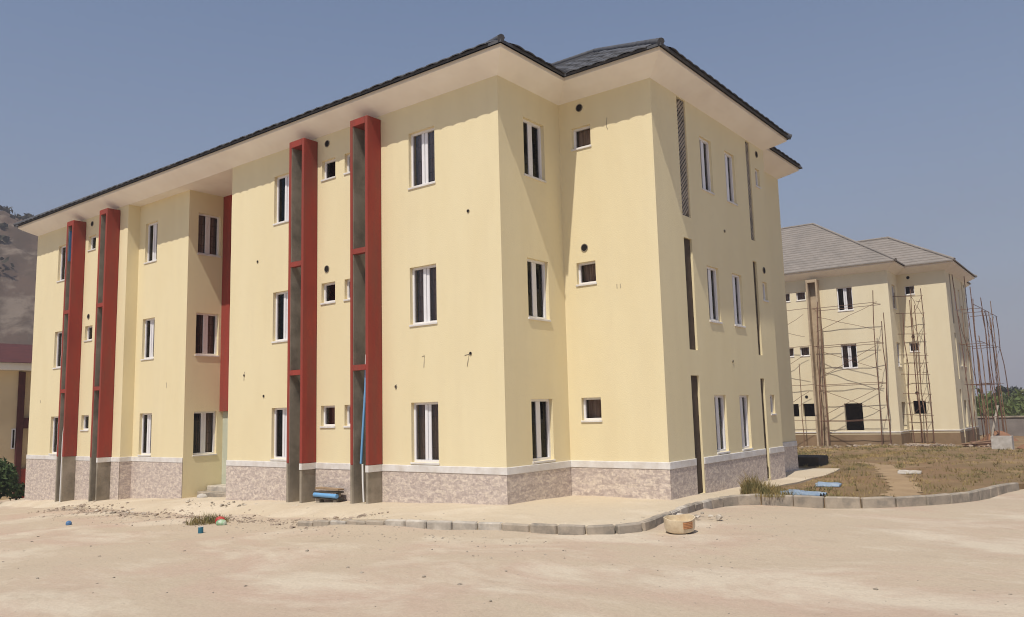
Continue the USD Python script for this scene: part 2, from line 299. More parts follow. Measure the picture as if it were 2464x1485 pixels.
verge_poly = Polygon([tuple(p) for p in K0[S > s_turn - 0.5]] + [(7.6, 9.3), (14, 11.5), (30, 12.5), (60, 30), (50, 47), (-12, 47), (-10, 14), (0.4, 12.5), (2.5, 12.5), (2.9, 10.0), (2.95, 7.5), (2.95, 4.6)]).buffer(0)
def verge_top(x, y):
    return apron_z(x, y) - 0.02 + 0.05 * np.sin(x * 1.1 + 0.6 * y) * np.sin(0.8 * y - 0.5 * x) * sstep(4.5, 7, y) - 0.16 * sstep(8.0, 12, x) * sstep(20, 12, y)
verge_mesh = sheet(verge_poly, verge_top, 0.5, 0.004, 0.4)
put('verge', verge_mesh, 'verge_soil', smooth=50, kind='structure')
path_poly = unary_union([Point(x + .1 * math.sin(5 * k), y).buffer(.24 + .07 * math.sin(2.7 * k)) for k, (x, y) in enumerate(np.column_stack([np.interp(np.linspace(0, 1, 70), [0, .15, .4, .7, .9, 1], [5.9, 5.71, 4.91, 4.0, 3.4, 2.4]), np.linspace(4.9, 15.5, 70)]))])
from scipy.interpolate import LinearNDInterpolator
_vv = verge_mesh.vertices[:len(verge_mesh.vertices) // 2]
_vi = LinearNDInterpolator(_vv[:, :2], _vv[:, 2])
put('path', sheet(path_poly, lambda x, y: np.nan_to_num(_vi(x, y), nan=-.1), 0.14, 0.010), 'path_dust', smooth=True, kind='structure')

# kerbs made of single blocks
def kerb(name, s0, s1, length, looks, wz):
    x = UsdGeom.Xform.Define(stage, numbered('/World', name)).GetPrim(); tag(x, kind='structure')
    s, i = s0, 0
    while s < s1 - length * 0.5:
        L = length * random.uniform(0.92, 1.06)
        p, t = kat(s + L / 2)
        z = float(apron_z(p[0], p[1])) + wz(s) + random.uniform(-0.012, 0.008)
        m = chamfer_box(-L / 2 + 0.009, L / 2 - 0.009, -0.065, 0.065, -0.42, 0.0, 0.022)
        m = m.subdivide(); v = m.vertices; v += (meshkit.noise(v * 9 + i * 3.1)[:, None] * 0.008) if False else np.random.default_rng(i).normal(0, 0.0022, v.shape); m.vertices = v
        m.apply_transform(trimesh.transformations.euler_matrix(random.uniform(-.03, .03), random.uniform(-.02, .02), math.atan2(t[1], t[0]) + random.uniform(-.025, .025)))
        m.apply_translation((p[0], p[1], z))
        put('kerb_block', m, random.choice(looks), x)
        s += L; i += 1
    return x
kerb('kerb', 0.0, s_turn - 0.25, 0.46, ['kerb_pale', 'kerb_concrete', 'kerb_concrete', 'kerb_dark', 'kerb_pale'], lambda s: 0.0 - 0.07 * max(0, 1 - s / 2.4))
kerb('kerb', s_turn - 0.2, S[-1] - .02, 0.62, ['kerb_concrete', 'kerb_concrete', 'kerb_dark'], lambda s: 0.02)

# ------------------------------------------------------------------ the apartment blocks
T = 0.22
H1, H2 = 2.94, 6.0
ZS, ZB = 8.654, 0.69
XB, YB, YR, XC, YC = 2.337, 2.226, 8.687, 1.653, 11.74
XF, XS, YD, XL, XE, YK = -21.8, -15.12, 0.38, -12.2, -9.4, 1.52
OV, CH, RO = 0.50, 0.36, 0.09          # cornice overhang and rise, further overhang of the tiles

def place(kind, pos, m):
    """from facade space (u, inward depth, z) to the building's"""
    m = m.copy()
    if kind == 'x': m.apply_transform(np.array([[0, -1, 0, pos], [1, 0, 0, 0], [0, 0, 1, 0], [0, 0, 0, 1.0]]))
    else: m.apply_translation((0, pos, 0))
    return m
def wall(kind, pos, u0, u1, z0, z1, holes, d0=0.0, d1=T):
    poly = sbox(u0, z0, u1, z1)
    for h in holes: poly = poly.difference(sbox(h[0], h[2], h[1], h[3]))
    parts = poly.geoms if isinstance(poly, MultiPolygon) else [poly]
    out = []
    for q in parts:
        m = trimesh.creation.extrude_polygon(q, d1 - d0)          # (u, z, depth) -> (u, depth, z)
        m.apply_transform(np.array([[1, 0, 0, 0], [0, 0, 1, 0], [0, 1, 0, 0], [0, 0, 0, 1.0]])); m.invert()
        m.apply_translation((0, d0, 0)); out.append(place(kind, pos, m))
    return trimesh.util.concatenate(out)

def window(root, kind, pos, u0, u1, z0, z1, small=False, depth=0.09, curtain=True):
    w, h = u1 - u0, z1 - z0
    e = 0.05 if not small else 0.045
    fr = [bx(u0, u0 + e, depth, depth + .07, z0, z1), bx(u1 - e, u1, depth, depth + .07, z0, z1), bx(u0 + e, u1 - e, depth, depth + .07, z0, z0 + e), bx(u0 + e, u1 - e, depth, depth + .07, z1 - e, z1)]
    p = put('window', place(kind, pos, trimesh.util.concatenate(fr)), 'white_upvc', root)
    put('sill', place(kind, pos, chamfer_box(u0 - .02, u1 + .02, -0.025, depth - .001, z0 - .045, z0 - .001, .006)), 'white_band', p)
    if not small:
        c = (u0 + u1) / 2; b = 0.085
        put('sash_stile', place(kind, pos, chamfer_box(c - b, c - .004, depth + .012, depth + .05, z0 + e, z1 - e, .006)), 'white_upvc', p)
        put('sash_stile', place(kind, pos, chamfer_box(c + .004, c + b, depth + .026, depth + .064, z0 + e, z1 - e, .006)), 'white_upvc', p)
        panes = [(u0 + e, c - b, depth + .03), (c + b, u1 - e, depth + .045)]
    else:
        panes = [(u0 + e, u1 - e, depth + .035)]
    for a, b2, dd in panes:
        put('pane', place(kind, pos, bx(a, b2, dd, dd + .006, z0 + e, z1 - e)), 'glass', p)
    if curtain:
        part = random.choice([(0, 1), (0, 1), (0, .62), (.4, 1)]); cu = np.linspace(u0 + .03 + part[0] * (u1 - u0 - .06), u0 + .03 + part[1] * (u1 - u0 - .06), 40); cd = depth + .16 + .018 * np.sin(cu * 42 + z0)
        n = len(cu); vv = np.vstack([np.column_stack([cu, cd, np.full(n, z0)]), np.column_stack([cu, cd, np.full(n, z1)])]); ff = [q for i in range(n - 1) for q in ((i, i + 1, n + i + 1), (i, n + i + 1, n + i))]
        put('curtain', place(kind, pos, trimesh.Trimesh(vv, ff, process=False)), 'curtain', p, smooth=True)
    if curtain and not small:
        bars = [bx(a, a + .012, depth + .10, depth + .112, z0 + .02, z1 - .02) for a in np.arange(u0 + .1, u1 - .05, .11)] + [bx(u0, u1, depth + .113, depth + .125, z, z + .012) for z in (z0 + .3, z0 + .62, z0 + .95)]
        put('grille', place(kind, pos, trimesh.util.concatenate(bars)), 'bar_metal', p)

def hip_planes(rects, tan, steep=1.115):
    """plan regions of the hip roof over overlapping rectangles: [(polygon, rect, side)] with height = tan * distance to that side"""
    def coef(r, side):     # distance = a*x + b*y + c
        x0, y0, x1, y1 = r
        q = steep if (side == 'E' and r is rects[0]) else 1.0
        return {'S': (0, 1, -y0), 'N': (0, -1, y1), 'W': (1, 0, -x0), 'E': (-q, 0, q * x1)}[side]
    big = 200.0
    def half(a, b, c):     # region a*x + b*y + c >= 0
        n = math.hypot(a, b)
        if n < 1e-9: return sbox(-big, -big, big, big) if c >= 0 else Polygon()
        nx, ny = a / n, b / n; p0 = np.array([nx, ny]) * (-c / n); d = np.array([-ny, nx])
        q = [p0 + d * big, p0 - d * big, p0 - d * big + np.array([nx, ny]) * big, p0 + d * big + np.array([nx, ny]) * big]
        return Polygon(q)
    out = []
    for i, r in enumerate(rects):
        for sd in 'SNWE':
            c0 = coef(r, sd); reg = sbox(*r)
            for o in 'SNWE':
                if o != sd:
                    c1 = coef(r, o); reg = reg.intersection(half(*(np.array(c1) - c0)))
            for j, r3 in enumerate(rects):
                if j != i:
                    hi = sbox(*r3)
                    for o in 'SNWE': hi = hi.intersection(half(*(np.array(coef(r3, o)) - c0 + np.array([0, 0, -1e-6 if j < i else 1e-6]))))
                    reg = reg.difference(hi)
            if reg.area > 1e-3: out.append((reg, r, sd, c0))
    return out

def roof(root, look, individual=True):
    e = OV + RO
    rects = [(XF - e, -e, e, YC + e), (-7.0, YB - e, XB + e, YR + e), (-7.0, 5.5, XC + e, YC + e)]
    tan, z0, course = 0.605, ZS + CH + 0.016, 0.31
    body, tiles = [], []
    for reg, r, sd, c in hip_planes(rects, tan):
        dmax = max(c[0] * x + c[1] * y + c[2] for g in (reg.geoms if hasattr(reg, 'geoms') else [reg]) for x, y in g.exterior.coords)
        if 1:
            k, q = 0, abs(c[0]) + abs(c[1])
            while k * course < dmax:
                d0, d1 = k * course, min((k + 1) * course, dmax)
                strip = reg.intersection({'S': sbox(-99, r[1] + d0, 99, r[1] + d1), 'N': sbox(-99, r[3] - d1, 99, r[3] - d0), 'W': sbox(r[0] + d0, -99, r[0] + d1, 99), 'E': sbox(r[2] - d1 / q, -99, r[2] - d0 / q, 99)}[sd])
                k += 1
                for g in (strip.geoms if hasattr(strip, 'geoms') else [strip]):
                    if g.geom_type != 'Polygon' or g.area < 1e-3: continue
                    try: m = trimesh.creation.extrude_polygon(g, 1.0)
                    except Exception: continue
                    v = m.vertices.copy(); dist = c[0] * v[:, 0] + c[1] * v[:, 1] + c[2]
                    lift = 0.03 * (1 - (dist - d0) / course)
                    m.vertices = np.column_stack([v[:, 0], v[:, 1], z0 + tan * dist + np.where(v[:, 2] > .5, lift, -0.028)])
                    if individual and ((k <= 1 and sd in 'SE') or (sd == 'S' and r is rects[1] and k <= 9)):
                        tiles.append((g, sd, c, d0, r)); m.vertices[:, 2] -= 0.016
                    body.append(m)
    rf = put('roof', body, look, root)
    def arch(w, n=6):
        return [(w * (i / n - 0.5), 0.028 * math.sin(math.pi * i / n) ** 0.8) for i in range(n + 1)]
    for g, sd, c, d0, r in tiles:                      # single tiles where the photo lets one tell them apart
        a0, a1 = (g.bounds[0], g.bounds[2]) if sd in 'SN' else (g.bounds[1], g.bounds[3])
        n = max(1, int(round((a1 - a0) / 0.34))); w = (a1 - a0) / n
        for i in range(n):
            u = a0 + (i + .5) * w; prof = arch(w * 1.04); v = []
            dz = random.uniform(-.006, .008)
            for dd, lf in ((d0 - 0.06, 0.034), (d0 + 0.30, 0.012)):
                for k2, (a, h) in enumerate(prof):
                    for thick in (0, 0.022):
                        v.append((u + a, dd, z0 + tan * dd + lf + h + dz - thick))
            v = np.array(v); npf = len(prof); f = []
            I = lambda row, k2, th: row * npf * 2 + k2 * 2 + th
            for k2 in range(npf - 1):
                for th in (0, 1):
                    q = [I(0, k2, th), I(0, k2 + 1, th), I(1, k2 + 1, th), I(1, k2, th)]
                    q = q if th == 0 else q[::-1]; f += [q[:3], [q[0], q[2], q[3]]]
                q = [I(0, k2, 1), I(0, k2 + 1, 1), I(0, k2 + 1, 0), I(0, k2, 0)]; f += [q[:3], [q[0], q[2], q[3]]]
            xy = np.column_stack([v[:, 0], r[1] + v[:, 1]]) if sd == 'S' else np.column_stack([r[2] - v[:, 1], v[:, 0]])
            mm = trimesh.Trimesh(np.column_stack([xy, v[:, 2]]), f, process=False)
            if sd == 'E': pass
            cx, cy = (u, r[1] + d0 + .155) if sd == 'S' else (r[2] - d0 - .155, u)
            if not g.buffer(-0.10).contains(Point(cx, cy)): continue
            put('roof_tile', mm, look, rf)
    # half-round caps on hips and ridges
    R1, R2 = rects[0], rects[1]
    half1 = (R1[3] - R1[1]) / 2; hipx = half1 / 1.115; half2 = (R2[3] - R2[1]) / 2
    def P(x, y, d): return (x, y, z0 + tan * d + 0.03)
    caps = [[P(R1[2], R1[1], 0), P(R1[2] - hipx, R1[1] + half1, half1)], [P(R1[0], R1[1], 0), P(R1[0] + half1, R1[1] + half1, half1)], [P(R1[0] + half1, R1[1] + half1, half1), P(R1[2] - hipx, R1[1] + half1, half1)],
            [P(R2[2], R2[1], 0), P(R2[2] - half2, R2[1] + half2, half2)], [P(R2[2], R2[3], 0), P(R2[2] - half2, R2[1] + half2, half2)], [P(R2[2] - half2, R2[1] + half2, half2), P(R2[2] - half2 - 1.9, R2[1] + half2, half2)], [P(R1[0], R1[3], 0), P(R1[0] + half1, R1[1] + half1, half1)]]
    for a, b in caps:
        put('ridge_cap', tube(np.linspace(a, b, 12), 0.075, 8), look, rf, smooth=50)
    return rf

def cornice(root, look):
    inner = [(XF, 0), (0, 0), (0, YB), (XB, YB), (XB, YR), (XC, YR), (XC, YC), (XF, YC)]
    n = len(inner); outer = []
    for i in range(n):
        p, a, b = np.array(inner[i]), np.array(inner[i - 1]), np.array(inner[(i + 1) % n])
        d0 = (p - a) / np.linalg.norm(p - a); d1 = (b - p) / np.linalg.norm(b - p)
        n0, n1 = np.array([d0[1], -d0[0]]), np.array([d1[1], -d1[0]])
        outer.append(p + (n0 + n1) * OV if abs(n0 @ n1) < .5 else p + n0 * OV)
    outer = np.array(outer); inner = np.array(inner)
    rings = [(inner, ZS), (inner + (outer - inner) * 0.03, ZS), (inner + (outer - inner) * 0.55, ZS + CH * 0.30), (outer, ZS + CH * 0.72), (outer, ZS + CH), (inner + (outer - inner) * .1, ZS + CH)]
    rings = [(inner + (outer - inner) * 0.0, ZS), (inner + (outer - inner) * 0.5, ZS + CH * 0.37), (outer, ZS + CH * 0.78), (outer, ZS + CH), (inner - (outer - inner) * .2, ZS + CH + .02), (inner - (outer - inner) * .2, ZS - 0.0)]
    out = []
    for i in range(n):                                   # one length of moulding per facade
        j = (i + 1) % n; v, f = [], []
        for pts, z in rings: v += [(*pts[i], z), (*pts[j], z)]
        m = len(rings)
        for k in range(m):
            a, b = 2 * k, 2 * ((k + 1) % m); f += [(a, a + 1, b + 1), (a, b + 1, b)]
        mm = trimesh.Trimesh(v, f, process=False)
        out.append(put('cornice', mm, look, root))
    return out

def vent(root, kind, pos, u, z, r=0.075):
    c = trimesh.creation.annulus(r, r * 1.18, 0.03, sections=18); c.apply_transform(trimesh.transformations.rotation_matrix(math.pi / 2, [1, 0, 0])); c.apply_translation((u, 0.0, z))
    v = put('vent', place(kind, pos, c), 'raw_render', root)
    d = trimesh.creation.cylinder(r, 0.008, sections=18); d.apply_transform(trimesh.transformations.rotation_matrix(math.pi / 2, [1, 0, 0])); d.apply_translation((u, -0.003, z))
    put('vent_mouth', place(kind, pos, d), 'black_void', v)

def fin_frame(root, u0, u1, zg, painted, raw, dep=0.43, top=8.555, zred=ZB, beams=(2.82, 5.45), inner='raw_render', white=False):
    t = 0.085
    a = [chamfer_box(u0, u0 + t, -dep, -.001, zred, top, .012), chamfer_box(u1 - t, u1, -dep, -.001, zred, top, .012), bx(u0 + t, u1 - t, -dep + .004, -.001, top - .16, top - .004)]
    p = put('fin_frame', a, painted, root)
    for z in beams: put('cross_beam', bx(u0 + t, u1 - t, -dep + .008, -dep + .14, z - .06, z + .06), painted, p)
    if white: put('foot_band', bx(u1 - t - .002, u1 + .012, -dep - .006, -.04, zred - .145, zred - .002), 'white_band', p)
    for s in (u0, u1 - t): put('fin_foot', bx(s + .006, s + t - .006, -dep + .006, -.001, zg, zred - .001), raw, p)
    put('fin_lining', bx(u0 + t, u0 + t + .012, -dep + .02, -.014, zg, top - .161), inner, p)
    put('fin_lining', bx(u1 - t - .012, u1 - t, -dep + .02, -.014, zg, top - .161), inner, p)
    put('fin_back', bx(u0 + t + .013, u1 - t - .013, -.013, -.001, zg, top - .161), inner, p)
    return p

def building(root, far=False):
    wt, wb, st, sb = 2.008, 0.75, 2.016, 1.538
    lv = (0, H1, H2); zg = -1.6
    paint = 'far_cream_paint' if far else 'cream_paint'
    zb = 0.37 if far else ZB
    Wn = [(-20.02, -19.22), (-7.49, -6.70), (-2.574, -1.784)]
    Sn = [(-17.77, -17.25), (-16.93, -16.43), (-5.572, -5.069), (-4.73, -4.23)]
    W4 = (-14.73, -14.01)
    def span(u, k, small=False):
        if far and k == 0:
            c = (u[0] + u[1]) / 2; hw = (u[1] - u[0]) / 2 + .06
            return (c - hw, c + hw, 1.2, 1.88) if small else (c - hw, c + hw, 0.44, 1.84)
        return (u[0], u[1], lv[k] + (sb if small else wb), lv[k] + (st if small else wt))
    todo = []                                           # (kind, pos, hole, small)
    def holes(kind, pos, big, small=()):
        h = []
        for k in range(3):
            for u in big: s = span(u, k); h.append(s); todo.append((kind, pos, s, False, k))
            for u in small: s = span(u, k, True); h.append(s); todo.append((kind, pos, s, True, k))
        return h
    put('wall', wall('y', 0, XF, XS, zg, ZS, holes('y', 0, [Wn[0]], Sn[:2])), paint, root)
    put('wall', wall('y', YD, XS - T, XL, zg, ZS, holes('y', YD, [W4])), paint, root)
    put('wall', bx(XS - T, XS, T, YD, zg, ZS), paint, root)
    put('wall', wall('y', 0, XE, 0, zg, ZS, holes('y', 0, Wn[1:], Sn[2:])), paint, root)
    put('wall', wall('x', XL, YD + T, YK + T, zg, ZS, holes('x', XL, [(0.69, 1.44)])), paint, root)
    put('wall', wall('x', 0, T, YB + T, zg, ZS, holes('x', 0, [(0.86, 1.616)])), paint, root)
    put('wall', wall('y', YB, 0.0, XB, zg, ZS, holes('y', YB, [], [(0.333, 0.821)])), paint, root)
    slots = [(3.44, 3.86, 5.92, ZS - .03), (3.44, 3.84, 2.98, 5.43), (3.42, 3.82, -0.05, 2.43), (7.40, 7.68, 5.98, ZS - .03), (7.40, 7.66, 3.02, 5.43), (7.40, 7.66, -0.05, 2.43)]
    put('wall', wall('x', XB, YB + T, YR, zg, ZS, holes('x', XB, [(4.553, 5.191), (5.983, 6.578)], [(7.99, 8.30)]) + slots), paint, root)
    put('wall', bx(XC - T, XC, YR, YC - T, zg, ZS), paint, root)
    put('wall', bx(XC - T, XB - T, YR - T, YR, zg, ZS), paint, root)
    put('wall', bx(XF, XC, YC - T, YC, zg, ZS), paint, root)
    put('wall', bx(XF, XF + T, T, YC - T, zg, ZS), paint, root)
    put('wall', bx(XE, XE + T, T, YK, zg, ZS), paint, root)
    # entrance recess between the two halves: painted panel above, opening with pale inner wall below
    put('recess_panel', bx(XL, XE, YK, YK + T, 2.0, ZS), 'far_cream_paint' if far else 'red_paint', root)
    put('entrance_wall', bx(XL, XE, YK + .12, YK + T + .1, zg, 1.995), paint if far else 'pale_green_paint', root)
    put('ceiling', bx(XL, XE, 0.0, YK, ZS - .004, ZS + .12), 'soffit_paint', root)
    put('ceiling', bx(XS, XL, 0.0, YD, ZS - .004, ZS + .12), 'soffit_paint', root)
    if not far:
        put('step', chamfer_box(-12.15, -9.6, 1.12, 1.63, -1.2, -0.16, .02), 'kerb_pale', root)
        put('step', chamfer_box(-12.1, -9.6, 0.78, 1.115, -1.2, -0.30, .02), 'kerb_concrete', root)
    # floors and a corridor wall, so that the rooms are rooms
    for z in (H1 - .25, H2 - .25, ZS - .14):
        put('floor_slab', [bx(XF + T + .01, XL - T - .01, YK + T + .12, YC - T - .01, z - .12, z), bx(XF + T + .01, XL - T - .02, YD + T + .01, YK + T + .11, z - .12, z), bx(XL - T, XE + T, YK + T + .13, YC - T - .01, z - .12, z), bx(XE + T + .01, -T - .01, T + .01, YC - T - .01, z - .12, z), bx(-T, XB - T - .01, YB + T + .01, YR - T - .01, z - .12, z)], 'interior_plaster', root)
    put('corridor_wall', bx(XF + T + .02, -T - 1.5, 4.2, 4.35, zg, ZS - .3), 'interior_plaster', root)
    put('corridor_wall', bx(-2.2, -2.05, T + .02, 4.19, zg, ZS - .3), 'interior_plaster', root) if False else None
    put('corridor_wall', bx(-1.6, -1.45, 4.4, YC - T - .02, zg, ZS - .3), 'interior_plaster', root)
    for kind, pos, s, small, k in todo:
        if far and k == 0: continue
        window(root, kind, pos, *s, small=small, depth=0.06 if kind == 'x' and pos == XB else 0.085)
    # slots in the end wall
    for i, (a, b, z0, z1) in enumerate(slots):
        d = 0.115 if i % 3 == 0 else 0.05
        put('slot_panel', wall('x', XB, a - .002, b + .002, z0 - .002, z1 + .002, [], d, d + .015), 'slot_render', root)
        if i % 3 == 0:                                   # top storey: a screen of slanted-hole blocks
            n = 9; h = (z1 - z0) / n
            for j in range(n):
                za, zc = z0 + j * h + .008, z0 + (j + 1) * h - .008; w = b - a
                blk = [bx(a + .004, a + .03, .03, .11, za, zc), bx(b - .03, b - .004, .03, .11, za, zc)]
                for q in range(3):
                    m = bx(-w * .62, w * .62, .03, .105, -.022, .022); m.apply_transform(trimesh.transformations.rotation_matrix(-0.75, [0, 1, 0])); m.apply_translation(((a + b) / 2, 0, za + (q + .5) * (zc - za) / 3))
                    m = trimesh.intersections.slice_mesh_plane(m, [1, 0, 0], [a + .03, 0, 0], cap=True); m = trimesh.intersections.slice_mesh_plane(m, [-1, 0, 0], [b - .03, 0, 0], cap=True)
                    blk.append(m)
                put('screen_block', place('x', XB, trimesh.util.concatenate(blk)), 'kerb_concrete', root)
    # plinth cladding and the white band above it
    P0, B0 = 0.022, 0.034
    def clad(kind, pos, u0, u1, cuts=(), ends=(0, 0)):
        segs, a = [], u0
        for c0, c1 in cuts: segs.append((a, c0)); a = c1
        segs.append((a, u1))
        for i, (p, q) in enumerate(segs):
            e0 = ends[0] if i == 0 else 0; e1 = ends[1] if i == len(segs) - 1 else 0
            if far: put('plinth', place(kind, pos, bx(p - e0 * P0, q + e1 * P0, -P0, -.0005, zg, zb - .145)), 'brown_render', root)
            else:
                pl = put('plinth', place(kind, pos, bx(p - e0 * (P0 - .007), q + e1 * (P0 - .007), -P0 + .007, -.0005, zg, zb - .145)), 'kerb_concrete', root)
                a0, a1 = p - e0 * P0, q + e1 * P0; nt = max(1, round((a1 - a0) / .42)); w = (a1 - a0) / nt
                mid = (a0 + a1) / 2; gl = float(apron_z(*((mid, pos) if kind == 'y' else (pos, mid)))) - .12
                zt = zb - .147
                while zt > gl:                          # ceramic tiles, laid row by row from the band down
                    for it in range(nt):
                        j = random.uniform(-.0005, .0005)
                        put('plinth_tile', place(kind, pos, bx(a0 + it * w + .0008, a0 + (it + 1) * w - .0008, -P0 + j, -P0 + .0065, zt - .3385, zt)), 'plinth_tile', pl)
                    zt -= .34
            put('plinth_band', place(kind, pos, chamfer_box(p - e0 * B0, q + e1 * B0, -B0, -.0005, zb - (.06 if far else .144), zb, .008)), 'white_band', root)
    F4, F3 = (-4.05, -3.46), (-6.31, -5.73)
    F2, F1 = (-16.15, -15.63), (-18.46, -17.98)
    clad('y', 0, XF, XS, [F1, F2], (0, 1)); clad('y', YD, XS + .001, XL); clad('y', 0, XE, 0, [F3, F4], (0, 1))
    clad('x', XS, .0, YD - P0 - .002); clad('x', 0, 0, YB - B0 - .002); clad('y', YB, B0 + .002 if False else 0.001, XB, [], (0, 1))
    clad('x', XB, YB, YR, [(3.42, 3.82), (7.40, 7.66)]); clad('x', XC, YR + .01, YC)
    for f in (F1, F2, F3, F4):
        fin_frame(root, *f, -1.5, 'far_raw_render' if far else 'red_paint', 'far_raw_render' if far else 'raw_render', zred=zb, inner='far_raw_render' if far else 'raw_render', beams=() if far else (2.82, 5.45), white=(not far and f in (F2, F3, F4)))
    for u, z in ((-5.37, 8.42), (-5.37, 5.29), (-17.55, 8.42), (-17.55, 5.27)): vent(root, 'y', 0, u, z)
    for u, z in ((0.56, 8.45), (0.56, 5.27)): vent(root, 'y', YB, u, z)
    for u, z in ((8.15, 8.42), (8.15, 5.27)): vent(root, 'x', XB, u, z)
    if far: vent(root, 'y', 0, -4.55, 2.25); vent(root, 'y', YB, .5, 2.3)
    if not far:
        for u, z in ((-.85, 5.93), (-.86, 2.96), (-3.03, 2.37), (-8.17, 5.85), (-7.83, 2.32)): vent(root, 'y', 0, u, z, 0.03)
        for u, z in ((5.69, 5.92), (5.71, 2.8)): vent(root, 'x', XB, u, z, 0.03)
        for u, z in ((-8.69, 2.89),): vent(root, 'y', 0, u, z, 0.028)
    cornice(root, 'soffit_paint')
    roof(root, 'far_roof_look' if far else 'roof_tile_look', not far)

def marks(root):
    def mark(kind, pos, pts, r=.009):
        put('wall_crack', place(kind, pos, tube([(u, -.001, z) for u, z in pts], r, 5)), 'raw_render', root)
    mark('y', 0, [(-2.22, 2.98), (-2.16, 3.0), (-2.17, 2.85), (-2.18, 2.74)]); mark('y', 0, [(-1.02, 2.93), (-.90, 2.95), (-.93, 2.82), (-.96, 2.70)])
    mark('y', 0, [(-8.69, 2.98), (-8.70, 2.75)]); mark('y', YB, [(1.26, 8.05), (1.24, 7.85), (1.27, 7.78)], .007); mark('y', YB, [(1.33, 4.38), (1.33, 4.28), (1.37, 4.25), (1.41, 4.28), (1.41, 4.37)], .007)
    mark('y', YD, [(-13.2, 2.9), (-13.21, 2.74)]); mark('y', 0, [(-20.9, 2.6), (-20.91, 2.5)]); mark('y', 0, [(-3.02, 2.42), (-3.03, 2.30)], .012)

main = thing('apartment_block', 'cream three storey block with red window fins and dark roof, nearest of all', 'apartment block')
building(main)
marks(main)
# pipes and a blue panel standing in the red frames
put('drain_pipe', tube([(-3.66, -.30, 2.86), (-3.68, -.30, 2.4), (-3.76, -.31, 1.4), (-3.82, -.31, 0.72)], 0.028, 8), 'blue_pipe', main, smooth=60)
put('drain_pipe', tube([(-3.655, -.30, 3.1), (-3.66, -.30, 2.87)], 0.026, 8), 'white_pipe', main, smooth=60)
put('drain_pipe', tube([(-3.77, -.31, 0.71), (-3.74, -.33, 0.3), (-3.70, -.34, -0.1)], 0.022, 8), 'white_pipe', main, smooth=60)
put('loose_pipe', tube([(-18.09, -.36, 2.3), (-18.12, -.40, 1.2), (-18.1, -.41, -.75)], 0.025, 8), 'white_pipe', main, smooth=60)
put('blue_panel', bx(-18.375 + .013, -18.375 + .03, -.38, -.06, 7.2, 8.25), 'blue_plastic', main)

far = thing('apartment_block', 'unfinished cream block with grey tiled roof and wooden scaffolding, further back', 'apartment block', (0.059, 32.175, -0.10), 0.0108)
building(far, True)

# ------------------------------------------------------------------ wooden scaffolds round the far block (its own coordinates)
FO, FA = np.array([0.059, 32.175, -0.10]), 0.0108
def wl(p):
    c, s = math.cos(FA), math.sin(FA); return (p[0] * c - p[1] * s + FO[0], p[0] * s + p[1] * c + FO[1], p[2] + FO[2])
def stick(root, name, a, b, r, bend=0.04, look='bamboo'):
    a, b = np.array(a, float), np.array(b, float); n = 6
    pts = np.linspace(a, b, n); pts[1:-1] += rng.normal(0, bend, (n - 2, 3)) * [1, 1, .3]
    put(name, tube([wl(p) for p in pts], np.linspace(r, r * .8, n), 5), look, root)
def scaffold(label, poles, ledgers, braces):
    t = thing('scaffold', label, 'scaffold', group='wooden scaffolds round the far block')
    for k, (a, b) in enumerate(poles): stick(t, 'pole', a, b, 0.027, look='pole_wood' if k % 3 == 1 else 'bamboo')
    for a, b in ledgers: stick(t, 'ledger', a, b, 0.016, .02)
    for a, b in braces: stick(t, 'brace', a, b, 0.013, .03)
Y0, Y1 = -1.35, -0.62
zl = (0.97, 2.82, 4.86, 6.85)
scaffold('tall scaffold across the centre window of the far block, beside its pale shaft',
    [((-3.55, Y0, -.6), (-3.22, Y0, 7.2)), ((-3.70, Y1, -.6), (-3.48, Y1, 7.0)), ((-3.38, Y1, -.6), (-3.30, Y1, 6.9)), ((-0.62, Y0, -.6), (-0.45, Y0, 7.5)), ((-0.38, Y1, -.6), (-0.20, Y1, 6.4)), ((-.2, Y0, -.6), (-.16, Y0, 5.9))],
    [((-3.6, Y0, z), (-.3, Y0, z + .04)) for z in zl] + [((-3.5, Y0, z), (-3.55, Y1, z)) for z in zl] + [((-.5, Y0, z), (-.3, Y1, z)) for z in zl] + [((-3.6, Y1, z - .05), (-.3, Y1, z - .03)) for z in zl],
    [((-3.4, Y0, 5.6), (-.5, Y0, 6.8)), ((-3.3, Y0, 6.4), (-.5, Y0, 5.5)), ((-3.4, Y0, 3.2), (-.5, Y0, 4.7)), ((-3.4, Y1, 4.6), (-.5, Y1, 3.5)), ((-3.4, Y0, 2.6), (-.5, Y0, 1.4)), ((-3.4, Y1, 1.3), (-.5, Y1, 2.7))])
scaffold('scaffold at the left of the pale shaft, partly hidden by the near block',
    [((-6.2, Y0, -.6), (-6.1, Y0, 7.0)), ((-4.45, Y0, -.6), (-4.4, Y0, 4.0))],
    [((-6.4, Y0, z), (-3.7, Y0, z + .05)) for z in zl],
    [((-6.0, Y0, 5.4), (-4.0, Y0, 6.6)), ((-6.0, Y0, 6.0), (-4.0, Y0, 5.4)), ((-6.0, Y0, 3.3), (-4.0, Y0, 4.5)), ((-6, Y0, 1.3), (-4, Y0, 2.5))])
